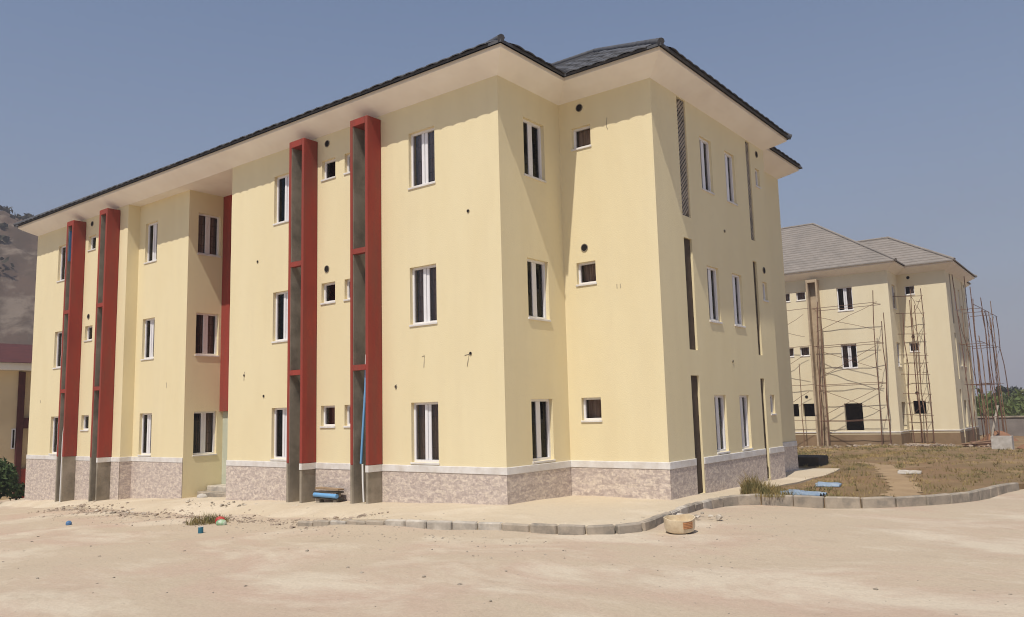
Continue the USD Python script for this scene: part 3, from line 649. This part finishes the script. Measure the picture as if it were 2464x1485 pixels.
scaffold('narrow scaffold in the corner before the small square windows of the far block',
    [((-.28, 1.3, -.6), (.0, 1.3, 7.6)), ((.76, 1.4, -.6), (.79, 1.4, 7.7)), ((1.25, 1.4, -.6), (1.26, 1.4, 7.7)), ((.45, .9, -.6), (.42, .9, 6.4)), ((1.05, .85, -.6), (1.0, .85, 6.8)), ((.55, 1.9, -.6), (.6, 1.9, 7.2))],
    [((-.1, 1.35, z), (1.35, 1.4, z - .1)) for z in (1.2, 2.3, 3.3, 4.3, 5.4, 6.5, 7.4)] + [((1.2, 1.4, z), (1.1, .8, z)) for z in (1.2, 3.3, 5.3, 7.0)],
    [((.8, 1.4, 6.4), (1.3, 1.4, 7.3)), ((.8, 1.4, 7.3), (1.3, 1.4, 6.2)), ((.8, 1.4, 3.3), (1.3, 1.4, 4.3)), ((.5, .9, 1.2), (1.25, 1.4, 2.2))])
XA, XO = 2.72, 3.75
scaffold('leaning scaffold rising clear against the sky past the end wall of the far block',
    [((XA + .2, 2.4, -.6), (XA - .1, 2.5, 8.4)), ((XA + .1, 4.4, -.6), (XA - .05, 4.4, 6.9)), ((XA + .1, 6.7, -.6), (XA - .1, 6.7, 8.8)), ((XO, .3, -.6), (XO - .1, .4, 7.4)), ((XO + .1, 1.2, -.6), (XO, 1.0, 5.0)), ((XO + .12, 3.9, -.6), (XO - .1, 3.9, 7.2)), ((XO, 5.0, -.6), (XO - .05, 5.0, 6.6)), ((XO + .1, 7.6, -.6), (XO - .1, 7.9, 7.4)), ((XO + .15, 9.6, 2.0), (XO, 8.9, 6.6)), ((XO + .1, 6.4, -.6), (XO, 6.3, 6.3)), ((XO - .3, 2.0, -.6), (XO - .25, 2.2, 7.0)), ((XA + .4, 5.6, -.6), (XA + .3, 5.5, 6.8)), ((XA + .5, 8.2, -.6), (XA + .4, 8.3, 7.0)), ((XO - .2, 8.8, -.6), (XO - .35, 8.9, 6.9))],
    [((XO, 0.2, z), (XO, 9.4, z + .1)) for z in (.9, 2.65, 4.7, 6.5)] + [((XA, y, z), (XO + .1, y, z)) for y in (2.4, 4.4, 6.7) for z in (2.65, 4.7, 6.5)],
    [((XO, 4, 4.7), (XO, 7.8, 6.5)), ((XO, 4, 6.5), (XO, 7.8, 4.7)), ((XO, 5, 2.7), (XO, 9, 4.7)), ((XA, 2.6, 2.7), (XA, 6.5, 6.4)), ((XA, 2.6, 6.2), (XA, 6.5, 3.0))])

# ------------------------------------------------------------------ the low red-roofed house at the left
house = thing('red_roofed_house', 'low cream house with red roof and red corner strip at the left edge', 'house', (-28.0, 0.0, 0.0))
put('wall', [bx(-9, 0, -4.0, 1.95, -2.2, 4.05)], 'old_cream_paint', house)
put('wall', [bx(-9, -.25, 1.96, 9, -2.2, 4.05)], 'old_cream_paint', house)
put('corner_strip', chamfer_box(-.2, .10, 1.95, 2.2, -2.2, 4.0, .02), 'red_roof_look', house)
put('corner_strip', bx(-.248, .06, 2.2, 4.5, 1.6, 2.05), 'red_roof_look', house)
put('corner_strip', bx(-.248, .06, 2.2, 4.5, -2.2, -.1), 'red_paint', house)
w3 = put('window', bx(.001, .03, 1.78, 1.93, .75, 1.6), 'white_upvc', house)
put('pane', bx(.031, .034, 1.82, 1.89, .8, 1.55), 'black_void', w3)
put('cornice', bx(-9.4, .42, -4.4, 9.4, 4.06, 4.36), 'soffit_paint', house)
v = np.array([(-9.55, -4.55, 4.37), (.52, -4.55, 4.37), (.52, 9.55, 4.37), (-9.55, 9.55, 4.37), (-4.5, .6, 5.6), (-4.5, 4.4, 5.6)])
put('roof', trimesh.Trimesh(v, [(0, 1, 4), (1, 2, 5), (1, 5, 4), (2, 3, 5), (3, 0, 4), (3, 4, 5), (0, 2, 1), (0, 3, 2)], process=False), 'red_roof_look', house)

# ------------------------------------------------------------------ hill
def hill_mesh():
    n, m = 260, 170
    a = np.linspace(-1, 1, n); b = np.linspace(-1, 1, m)
    A, B = np.meshgrid(a, b, indexing='ij')
    cx, cy = -231.0, 74.5                                  # long axis across the line of sight
    d = np.array([cx - CAM[0], cy - CAM[1]]); d /= np.linalg.norm(d); q = np.array([-d[1], d[0]])
    px = cx + A * 150 * q[0] + B * 95 * d[0]; py = cy + A * 150 * q[1] + B * 95 * d[1]
    r = np.sqrt((A * 1.0) ** 2 + (B) ** 2)
    pts = np.stack([px, py, 0 * px], -1).reshape(-1, 3)
    f1 = meshkit.fbm(pts / 40.0).reshape(A.shape); f2 = meshkit.fbm(pts / 11.0 + 7).reshape(A.shape)
    f3 = meshkit.fbm(pts / 4.0 + 3).reshape(A.shape)
    h = 47 * np.clip(1 - r ** 2.6, 0, 1) ** 0.7
    h = h * (1 + 0.16 * f1) + np.clip(h, 0, 12) / 12 * (f2 * 6.0 + np.abs(f3) * 4.0)
    h = np.where(r >= .98, -4, h - 1.5)
    idx = np.arange(A.size).reshape(A.shape)
    q4 = np.stack([idx[:-1, :-1], idx[1:, :-1], idx[1:, 1:], idx[:-1, 1:]], -1).reshape(-1, 4)
    mm = trimesh.Trimesh(np.stack([px, py, h], -1).reshape(-1, 3), np.vstack([q4[:, [0, 1, 2]], q4[:, [0, 2, 3]]]), process=False)
    if mm.face_normals[:, 2].mean() < 0: mm.invert()
    return mm
hill = hill_mesh()
put('hill', hill, 'hill_rock', smooth=True, kind='structure')

g = np.random.default_rng(77); hv = hill.vertices; pick = hv[(hv[:, 2] > 4)]; pick = pick[g.integers(0, len(pick), 900)]
def hill_leaves():
    cs = pick + [0, 0, .6]
    d = g.normal(size=(len(cs), 26, 3)); d /= np.linalg.norm(d, axis=2, keepdims=True); p = cs[:, None] + d * g.uniform(.6, 2.0, (len(cs), 1, 1)) * [1, 1, .7]
    a = g.normal(size=p.shape); a /= np.linalg.norm(a, axis=2, keepdims=True); b = np.cross(a, d); s = g.uniform(.35, .8, p.shape[:2] + (1,))
    V = np.stack([p - a * s, p + b * s * .7, p + a * s, p - b * s * .7], 2).reshape(-1, 3); i = np.arange(len(V) // 4)[:, None] * 4
    return trimesh.Trimesh(V, np.vstack([i + [0, 1, 2], i + [0, 2, 3]]), process=False)
mat('hill_bush', (0.035, 0.033, 0.02), (0.05, 0.045, 0.028), .05, 0.9)
tag(put('hill_scrub', hill_leaves(), 'hill_bush'), 'sparse dry bushes clinging to the rocky hillside', 'scrub', kind='stuff')
LOOK['haze_air'] = usdkit.material(stage, '/World/Looks/haze_air', {'v': ('principled_volume', {'color': (0.70, 0.68, 0.74), 'density': 0.0010, 'anisotropy': 0.0})}, volume='v.volume')
put('haze', bx(-1620, 1620, -1620, 1620, -6, 85), 'haze_air', kind='stuff')

# ------------------------------------------------------------------ vegetation
def leaves(centres, radii, per, size, seed, squash=0.8):
    g = np.random.default_rng(seed); V = []
    for c, r in zip(centres, radii):
        d = g.normal(size=(per, 3)); d /= np.linalg.norm(d, axis=1, keepdims=True)
        p = np.array(c) + d * (r * g.uniform(0.45, 1.05, (per, 1)) ** 0.7) * [1, 1, squash]
        a = g.normal(size=(per, 3)); a /= np.linalg.norm(a, axis=1, keepdims=True)
        b = np.cross(a, d + g.normal(0, .5, (per, 3))); b /= np.linalg.norm(b, axis=1, keepdims=True)
        s = size * g.uniform(.6, 1.3, (per, 1))
        V.append(np.stack([p - a * s, p + b * s * .45, p + a * s, p - b * s * .45], 1))
    V = np.concatenate(V).reshape(-1, 3); n = len(V) // 4; i = np.arange(n)[:, None] * 4
    return trimesh.Trimesh(V, np.vstack([i + [0, 1, 2], i + [0, 2, 3]]), process=False)
def bush(name, label, cat, loc, w, h, seed, look, per=260, size=.09, n=16, group=None, stems=5):
    g = np.random.default_rng(seed); t = thing(name, label, cat, loc, group=group)
    cs = [(g.uniform(-1, 1) * w * .42, g.uniform(-1, 1) * w * .42, h * g.uniform(.18, .85)) for _ in range(n)]
    cs = [(x * (1.15 - .6 * z / h), y * (1.15 - .6 * z / h), z) for x, y, z in cs]
    put('crown', leaves(cs, [w * g.uniform(.14, .26) for _ in cs], per, size, seed), look, t)
    st = [tube([(0.08 * k - .2, 0, -.1), np.array(cs[k]) * [.5, .5, .5], cs[k]], [.05 * h / 2, .03 * h / 2, .012], 5) for k in range(stems)]
    put('trunk', st, 'stem_brown', t)
    return t
bush('shrub', 'leafy dark green shrub at the left edge before the red roofed house', 'shrub', (-24.2, -0.35, float(road_z(-24.2, -.35))), 2.3, 1.95, 3, 'leaf_dark', 340, .10, 20)
def clump(label, x, y, z, r, h, n, seed, look='clump_blade'):
    g = np.random.default_rng(seed); V = []
    for _ in range(n):
        a = g.uniform(0, 2 * np.pi); q = r * math.sqrt(g.uniform()); b = np.array([x + q * math.cos(a), y + q * math.sin(a), z - .02])
        hh = h * g.uniform(.4, 1.1) * (1.1 - .5 * q / r); lean = g.normal(0, .3, 2) * hh; w = g.uniform(.004, .009); o = g.uniform(0, np.pi); s = np.array([math.cos(o), math.sin(o), 0]) * w
        mid = b + [lean[0] * .35, lean[1] * .35, hh * .6]; tip = b + [lean[0], lean[1], hh]
        V += [b - s, b + s, mid + s * .7, mid - s * .7, tip]
    i = np.arange(n)[:, None] * 5
    return trimesh.Trimesh(np.array(V), np.vstack([i + [0, 1, 2], i + [0, 2, 3], i + [3, 2, 4]]), process=False)
def grass_thing(label, x, y, z, r, h, n, seed):
    tag(put('grass_clump', clump('', x, y, z, r, h, n, seed), 'clump_blade'), label, 'grass clump')
grass_thing('tall dry grass clump behind the kerb corner by the end wall', 3.35, 4.15, -.05, .36, .40, 520, 11)
grass_thing('low dry grass clump right behind the kerb, left of the blue sheet', 3.72, 4.02, -.05, .42, .2, 600, 12)
grass_thing('straw-coloured upright grass tuft nearest the end wall slot', 2.98, 4.75, -.05, .2, .46, 240, 13)
grass_thing('sparse green-brown grass clump on worn kerb beside the red bag', -5.5, -2.95, float(road_z(-5.5, -3)) + .02, .42, .24, 380, 14)
# dry grass over the verge, one mass
def field(poly, n, seed, zf, h0, h1):
    g = np.random.default_rng(seed); x0, y0, x1, y1 = poly.bounds; V = []; k = 0
    while k < n:
        cx, cy = g.uniform(x0, x1), y0 + (y1 - y0) * g.uniform() ** 1.6
        if not poly.contains(Point(cx, cy)) or path_poly.contains(Point(cx, cy)): continue
        dens = math.sin(cx * 1.3 + cy * .5) * math.sin(cy * .9 - cx * .4)
        if g.uniform() > (.5 + .5 * dens) * (1.0 if cx < 4.6 - .05 * (cy - 4) else .55): continue
        m = int(g.integers(5, 12)); hh = g.uniform(h0, h1)
        for _ in range(m):
            b = np.array([cx + g.normal(0, .07), cy + g.normal(0, .07), 0]); b[2] = float(zf(b[0], b[1])) - .01
            l = g.normal(0, .45, 2) * hh; w = g.uniform(.004, .010) * (1 + cy * .05); o = g.uniform(0, np.pi); s = np.array([math.cos(o), math.sin(o), 0]) * w
            V += [b - s, b + s, b + [l[0], l[1], hh * g.uniform(.5, 1.1)]]
        k += m
    V = np.array(V); i = np.arange(len(V) // 3)[:, None] * 3
    return trimesh.Trimesh(V, i + [0, 1, 2], process=False)
fpoly = Polygon([(3.3, 4.2), (4.2, 4.05), (5.4, 4.2), (6.1, 4.9), (6.6, 5.8), (6.9, 7.0), (7.3, 8.9), (10, 12), (12, 24), (9, 31), (-8, 31), (-6, 15), (1.2, 12.8), (2.7, 12.6), (3.05, 10.0), (3.1, 7.5), (3.1, 4.8)])
tag(put('dry_grass', field(fpoly, 30000, 5, verge_top, .03, .14), 'dry_blade'), 'thin brown dry grass over the open ground before the far block', 'grass', kind='stuff')
# scrub and trees far behind
g = np.random.default_rng(21)
cs = [(x, y, .1 + g.uniform(0, 1.3)) for x, y in zip(g.uniform(-26, 45, 420), 54 + 75 * g.uniform(0, 1, 420))]
tag(put('scrub', leaves(cs, [g.uniform(1.0, 2.0) for _ in cs], 90, .30, 22, .75), 'scrub_green'), 'green scrub and bushes filling the ground beyond the grey wall', 'scrub', kind='stuff')
for i, (x, y, h, w, lab) in enumerate([(1.4, 96, 4.9, 3.4, 'dark rounded tree on the horizon at the right edge'), (-5.0, 118, 4.4, 4.2, 'low spreading tree on the horizon, left of the dark rounded one')]):
    bush('tree', lab, 'tree', (x, y, -.65), w, h, 31 + i, 'tree_green', 240, .28, 14, stems=3)

# ------------------------------------------------------------------ things lying about
# cut drum by the kerb
def drum():
    t = thing('cut_drum', 'cream plastic drum, cut off and stained, lying against the kerb', 'drum', (4.02, -0.82, -0.15), 0.1)
    prof = np.array([(0.0, 0.012), (0.17, 0.0), (0.205, 0.02), (0.222, 0.07), (0.228, 0.16), (0.232, 0.215), (0.222, 0.216), (0.217, 0.16), (0.212, 0.075), (0.196, 0.034), (0.0, 0.03)])
    m = trimesh.creation.revolve(prof, sections=40)
    v = m.vertices; a = np.arctan2(v[:, 1], v[:, 0]); rim = sstep(.1, .22, v[:, 2])
    v[:, 2] += rim * (0.010 * np.sin(2 * a) + 0.005 * np.sin(5 * a + 1)); v[:, 0] *= 1.05; m.vertices = v
    m.apply_transform(trimesh.transformations.rotation_matrix(0.10, [1, 0.2, 0])); m.apply_translation((0, 0, .012))
    put('drum_wall', m, 'drum_plastic', t, smooth=40)
    # printed panel: orange ground with dark ruled lines, wrapped on the wall
    def patch(a0, a1, z0, z1, rr, name, look):
        n = 10; an = np.linspace(a0, a1, n); vv = np.array([(rr * math.cos(x) * 1.05, rr * math.sin(x), z) for z in (z0, z1) for x in an]); f = []
        for i in range(n - 1): f += [(i, i + 1, n + i + 1), (i, n + i + 1, n + i)]
        mm = trimesh.Trimesh(vv, f, process=False); mm.apply_transform(trimesh.transformations.rotation_matrix(0.10, [1, 0.2, 0])); mm.apply_translation((0, 0, .012))
        return put(name, mm, look, t)
    a0, a1 = math.radians(-58), math.radians(-18)
    patch(a0, a1, .085, .19, .2335, 'label_panel', 'label_orange')
    for z in (.088, .112, .135, .158, .183): patch(a0 + .03, a1 - .05, z, z + .006, .2350, 'label_line', 'label_brown')
drum()
def can():
    t = thing('paint_can', 'small teal blue can standing alone on the sandy road', 'can', (-4.06, -3.98, float(road_z(-4.06, -3.98)) - .005), .4)
    put('can_body', trimesh.creation.revolve([(0, 0), (.043, 0), (.046, .006), (.045, .115), (.042, .12), (.039, .118), (.039, .015), (0, .015)], sections=20), 'teal_plastic', t, smooth=40)
    put('rim', trimesh.creation.torus(.043, .004, 20, 6).apply_translation((0, 0, .119)), 'white_pipe', t, smooth=True)
can()
def crumple(sx, sy, sz, seed, loc, name, label, cat, look):
    m = trimesh.creation.icosphere(3); v = m.vertices; v = v * (1 + .35 * meshkit.fbm(v * 1.7 + seed)[:, None] + .15 * meshkit.noise(v * 5 + seed)[:, None]) * [sx, sy, sz]; v[:, 2] = np.maximum(v[:, 2], -sz * .6); m.vertices = v + np.array(loc) + [0, 0, sz * .6]
    tag(put(name, m, look, smooth=50), label, cat)
crumple(.085, .075, .08, 1, (-5.05, -2.95, float(road_z(-5.05, -2.95))), 'plastic_bag', 'crumpled red plastic bag by the grass clump', 'plastic bag', 'red_plastic')
crumple(.10, .07, .06, 2, (-4.74, -3.12, float(road_z(-4.74, -3.1))), 'plastic_bag', 'crumpled green and white packet right of the red bag', 'plastic bag', 'green_plastic')
crumple(.05, .05, .05, 3, (-9.3, -4.0, float(road_z(-9.3, -4.0))), 'plastic_bag', 'tiny blue plastic scrap on the road at the left', 'plastic scrap', 'blue_plastic')
crumple(.15, .1, .08, 5, (-11.55, 0.62, -.47), 'cement_bag', 'small white heap of cement at the foot of the entrance steps', 'cement heap', 'cement_white')
def folded_sheet(name, label, x, y, L, W, ang, look, seed):
    n, m = 24, 10; U, Vv = np.meshgrid(np.linspace(-.5, .5, n), np.linspace(-.5, .5, m), indexing='ij')
    h = .05 + .035 * np.cos(Vv * 18) * (1 - .3 * U) + .03 * meshkit.fbm(np.stack([U * 4, Vv * 3, 0 * U + seed], -1).reshape(-1, 3)).reshape(U.shape)
    px = U * L; py = Vv * W * (1 - .25 * U); c, s = math.cos(ang), math.sin(ang)
    P = np.stack([x + px * c - py * s, y + px * s + py * c, h + verge_top(x, y) + 0 * U], -1).reshape(-1, 3)
    i = np.arange(n * m).reshape(n, m); q = np.stack([i[:-1, :-1], i[1:, :-1], i[1:, 1:], i[:-1, 1:]], -1).reshape(-1, 4)
    P2 = P - [0, 0, .012]; f = np.vstack([q[:, [0, 1, 2]], q[:, [0, 2, 3]]]); 
    top = trimesh.Trimesh(P, f, process=False); bot = trimesh.Trimesh(P2, f[:, ::-1], process=False)
    tag(put(name, [top, bot], look, smooth=60), label, 'plastic sheet')
folded_sheet('plastic_sheet', 'long folded light blue plastic sheet lying in the grass behind the kerb', 4.28, 4.22, .86, .36, -.22, 'pale_blue_plastic', 1)
folded_sheet('plastic_sheet', 'smaller pale blue plastic scrap further back in the grass', 4.12, 6.4, .5, .34, .1, 'pale_blue_plastic', 4)
folded_sheet('plastic_sheet', 'whitish flat scrap beside the dusty path', 4.77, 11.3, .55, .3, .1, 'cement_white', 9)
# boards and a blue pipe at the wall foot between the red frames
zp = float(apron_z(-5, 0)) - .0
t = thing('board_stack', 'short stack of dark boards at the wall foot between two red frames', 'boards', (-5.02, -.22, zp))
for k, (l, y, z, a, lk) in enumerate([(.80, .02, .27, .02, 'plank_wood'), (.86, 0, .20, -.02, 'dark_block'), (.9, -.01, .06, .015, 'dark_block')]):
    m = bx(-l / 2, l / 2, -.09, .09, z, z + .035); m.apply_transform(trimesh.transformations.rotation_matrix(a, [0, 1, .3])); m.apply_translation((0, y, 0)); put('board', m, lk, t)
for sx in (-.3, .3):
    put('support_block', bx(sx - .06, sx + .06, -.07, .07, -.05, .058), 'stone_grey', t); put('support_block', bx(sx - .05, sx + .05, -.0, .07, .1, .196), 'stone_grey', t)
p = tube([(-5.42, -.30, zp + .15), (-4.62, -.31, zp + .145)], .05, 10); tag(put('blue_pipe', p, 'blue_pipe', smooth=50), 'short length of blue pipe lying on the boards at the wall foot', 'pipe')
# rubble: larger fragments singly, fine gravel as one mass
def rubble(label, cx, cy, n, spread, r0, r1, seed, z, looks=('stone_grey', 'stone_pale')):
    g = np.random.default_rng(seed); t = thing('rubble_heap', label, 'rubble', (cx, cy, z))
    for i in range(n):
        r = g.uniform(r0, r1); m = rock(r, seed * 100 + i, .55); m.apply_translation((g.normal(0, spread[0]), g.normal(0, spread[1]), r * .25)); put('fragment', m, looks[int(g.integers(len(looks)))], t)
rubble('pile of broken concrete fragments on the kerb gap behind the drum', 3.5, .35, 26, (.28, .3), .03, .10, 1, -.10)
rubble('broken concrete and stones at the wall foot under the boards', -4.75, -.75, 34, (.5, .2), .02, .07, 2, zp - .05)
rubble('stones along the wall foot left of the middle red frame', -7.6, -1.0, 26, (.8, .22), .02, .06, 3, float(apron_top(-7.6, -1.0)))
rubble('dark stones scattered by the worn kerb left of the grass clump', -11.0, -2.0, 22, (1.1, .25), .03, .08, 4, float(road_z(-11, -2)))
g = np.random.default_rng(40); st = []
for i in range(700):
    x = g.uniform(-14, 6); y = -2.9 + g.normal(0, .5) + (0.0 if x < -1 else -.1) - max(0, -x - 8) * -.08
    if x > 3: y = g.uniform(-4, 2)
    z = float(max(road_z(x, y), apron_top(x, y) if apron_poly.contains(Point(x, y)) else -9)); r = g.uniform(.006, .022)
    m = rock(r, i, .7); m.apply_translation((x, y, z)); st.append(m)
for i in range(500):
    x = g.uniform(-9, 10); y = g.uniform(-10, -2.5); r = g.uniform(.004, .013); m = rock(r, 5000 + i, .6); m.apply_translation((x, y, float(road_z(x, y)))); st.append(m)
for i in range(45):
    x = g.uniform(-8, 9.5); y = g.uniform(-8, -2.8); r = g.uniform(.012, .035); m = rock(r, 7000 + i, .6); m.apply_translation((x, y, float(road_z(x, y)) + r * .1)); st.append(m)
tag(put('gravel', st, 'stone_grey'), 'fine loose gravel and stones scattered over the sandy road', 'gravel', kind='stuff')
g = np.random.default_rng(55); st = []
for i in range(1100):
    x = g.uniform(-16, -1.6); y = -2.35 - .1 * math.sin(x) + .16 * max(0, -x - 6) * .5 + g.normal(0, .5) * (.6 + .4 * math.sin(1.9 * x)); r = min(.08, .010 + g.exponential(.013))
    m = rock(r, 9000 + i, .6); m.apply_translation((x, y, max(float(road_z(x, y)), float(apron_top(x, y)) if apron_poly.contains(Point(x, y)) else -9) + r * .15)); st.append(m)
tag(put('rubble_strip', st, 'stone_mixed'), 'strip of broken stones and crumbled kerb along the left road edge', 'rubble', kind='stuff')
st = []
c_, s_ = math.cos(FA), math.sin(FA)
for i in range(500):
    p = wl((g.uniform(-7, 4.2), -1.6 + g.normal(0, .55) + (.9 if i % 3 == 0 else 0), 0)); r = .02 + min(.12, g.exponential(.035)); m = rock(r, 12000 + i, .6); m.apply_translation((p[0], p[1], float(apron_z(p[0], p[1])) + r * .2)); st.append(m)
tag(put('rubble_strip', st, 'stone_mixed'), 'brownish builders rubble strewn along the foot of the far block', 'rubble', kind='stuff')
t = thing('timber_pile', 'pile of old scaffold timber at the foot of the far block, left of the trough', 'timber', (3.9, 30.5, -.45))
for k in range(14):
    a, b = np.array([g.uniform(-.9, -.3), g.uniform(-.6, .6), .05 + .05 * (k // 3)]), np.array([g.uniform(.3, 1.0), g.uniform(-.6, .6), .08 + .06 * (k // 3)])
    put('timber', tube(np.linspace(a, b, 3), .035, 5), 'pole_wood' if k % 2 else 'bamboo', t)
t = thing('leaning_plank', 'pale plank propped upright before the grey boundary wall', 'plank', (3.35, 37.0, -.5)); m = bx(-.05, .05, -.02, .02, 0, 2.0); m.apply_transform(trimesh.transformations.rotation_matrix(.25, [0, 1, 0])); put('plank', m, 'kerb_pale', t)
# right background
t = thing('boundary_wall', 'low grey boundary wall far behind the end of the far block', 'wall', (4, 47, -.6)); put('wall_body', bx(-4.0, 40, 0, .3, -.4, 1.2), 'grey_wall', t); put('coping', bx(-4.05, 40.05, -.06, .36, 1.205, 1.29), 'kerb_concrete', t)
t = thing('water_trough', 'white concrete trough beyond the right end of the far block', 'trough', (5.02, 27.6, -.42))
put('trough_body', [bx(-.38, .38, -.3, .3, 0, .12), bx(-.38, .38, -.3, -.22, .121, .62), bx(-.38, .38, .22, .3, .121, .62), bx(-.38, -.3, -.219, .219, .121, .62), bx(.3, .38, -.219, .219, .121, .62)], 'cement_white', t)
def mound(label, x, y, rx, ry, h, look, seed):
    n = 22; a = np.linspace(0, 2 * np.pi, n, endpoint=False); V = [(x, y, h)]; F = []
    for k, q in enumerate((.25, .5, .75, 1.0)):
        for ang in a: V.append((x + rx * q * math.cos(ang), y + ry * q * math.sin(ang), h * (1 - q ** 1.6)))
    for i in range(n): F.append((0, 1 + i, 1 + (i + 1) % n))
    for k in range(3):
        for i in range(n): p, q2 = 1 + k * n + i, 1 + k * n + (i + 1) % n; F += [(p, p + n, q2 + n), (p, q2 + n, q2)]
    V = np.array(V, float); V[:, 2] += .25 * h * meshkit.fbm(V * 1.3 + seed); V[:, 2] += float(apron_z(x, y)) - .08
    tag(put('soil_heap', trimesh.Trimesh(V, F, process=False), look, smooth=60), label, 'soil heap')
mound('low heap of red soil right of the white trough', 6.4, 29.4, 1.1, .9, .38, 'red_soil', 1)
mound('red soil heap behind the scaffold at the end of the far block', 3.55, 38.5, .9, 1.6, .55, 'red_soil', 4)
t = thing('shadow_slab', 'dark low slab standing in for shadow behind the rear corner of the near block', 'slab', (1.25, 13.9, float(apron_z(2, 13.9)) - .05)); put('shadow_slab_body', chamfer_box(-.55, .5, -.5, .5, 0, .34, .03), 'dark_block', t)  # added slab: its near-black colour stands for shadow behind the rear corner
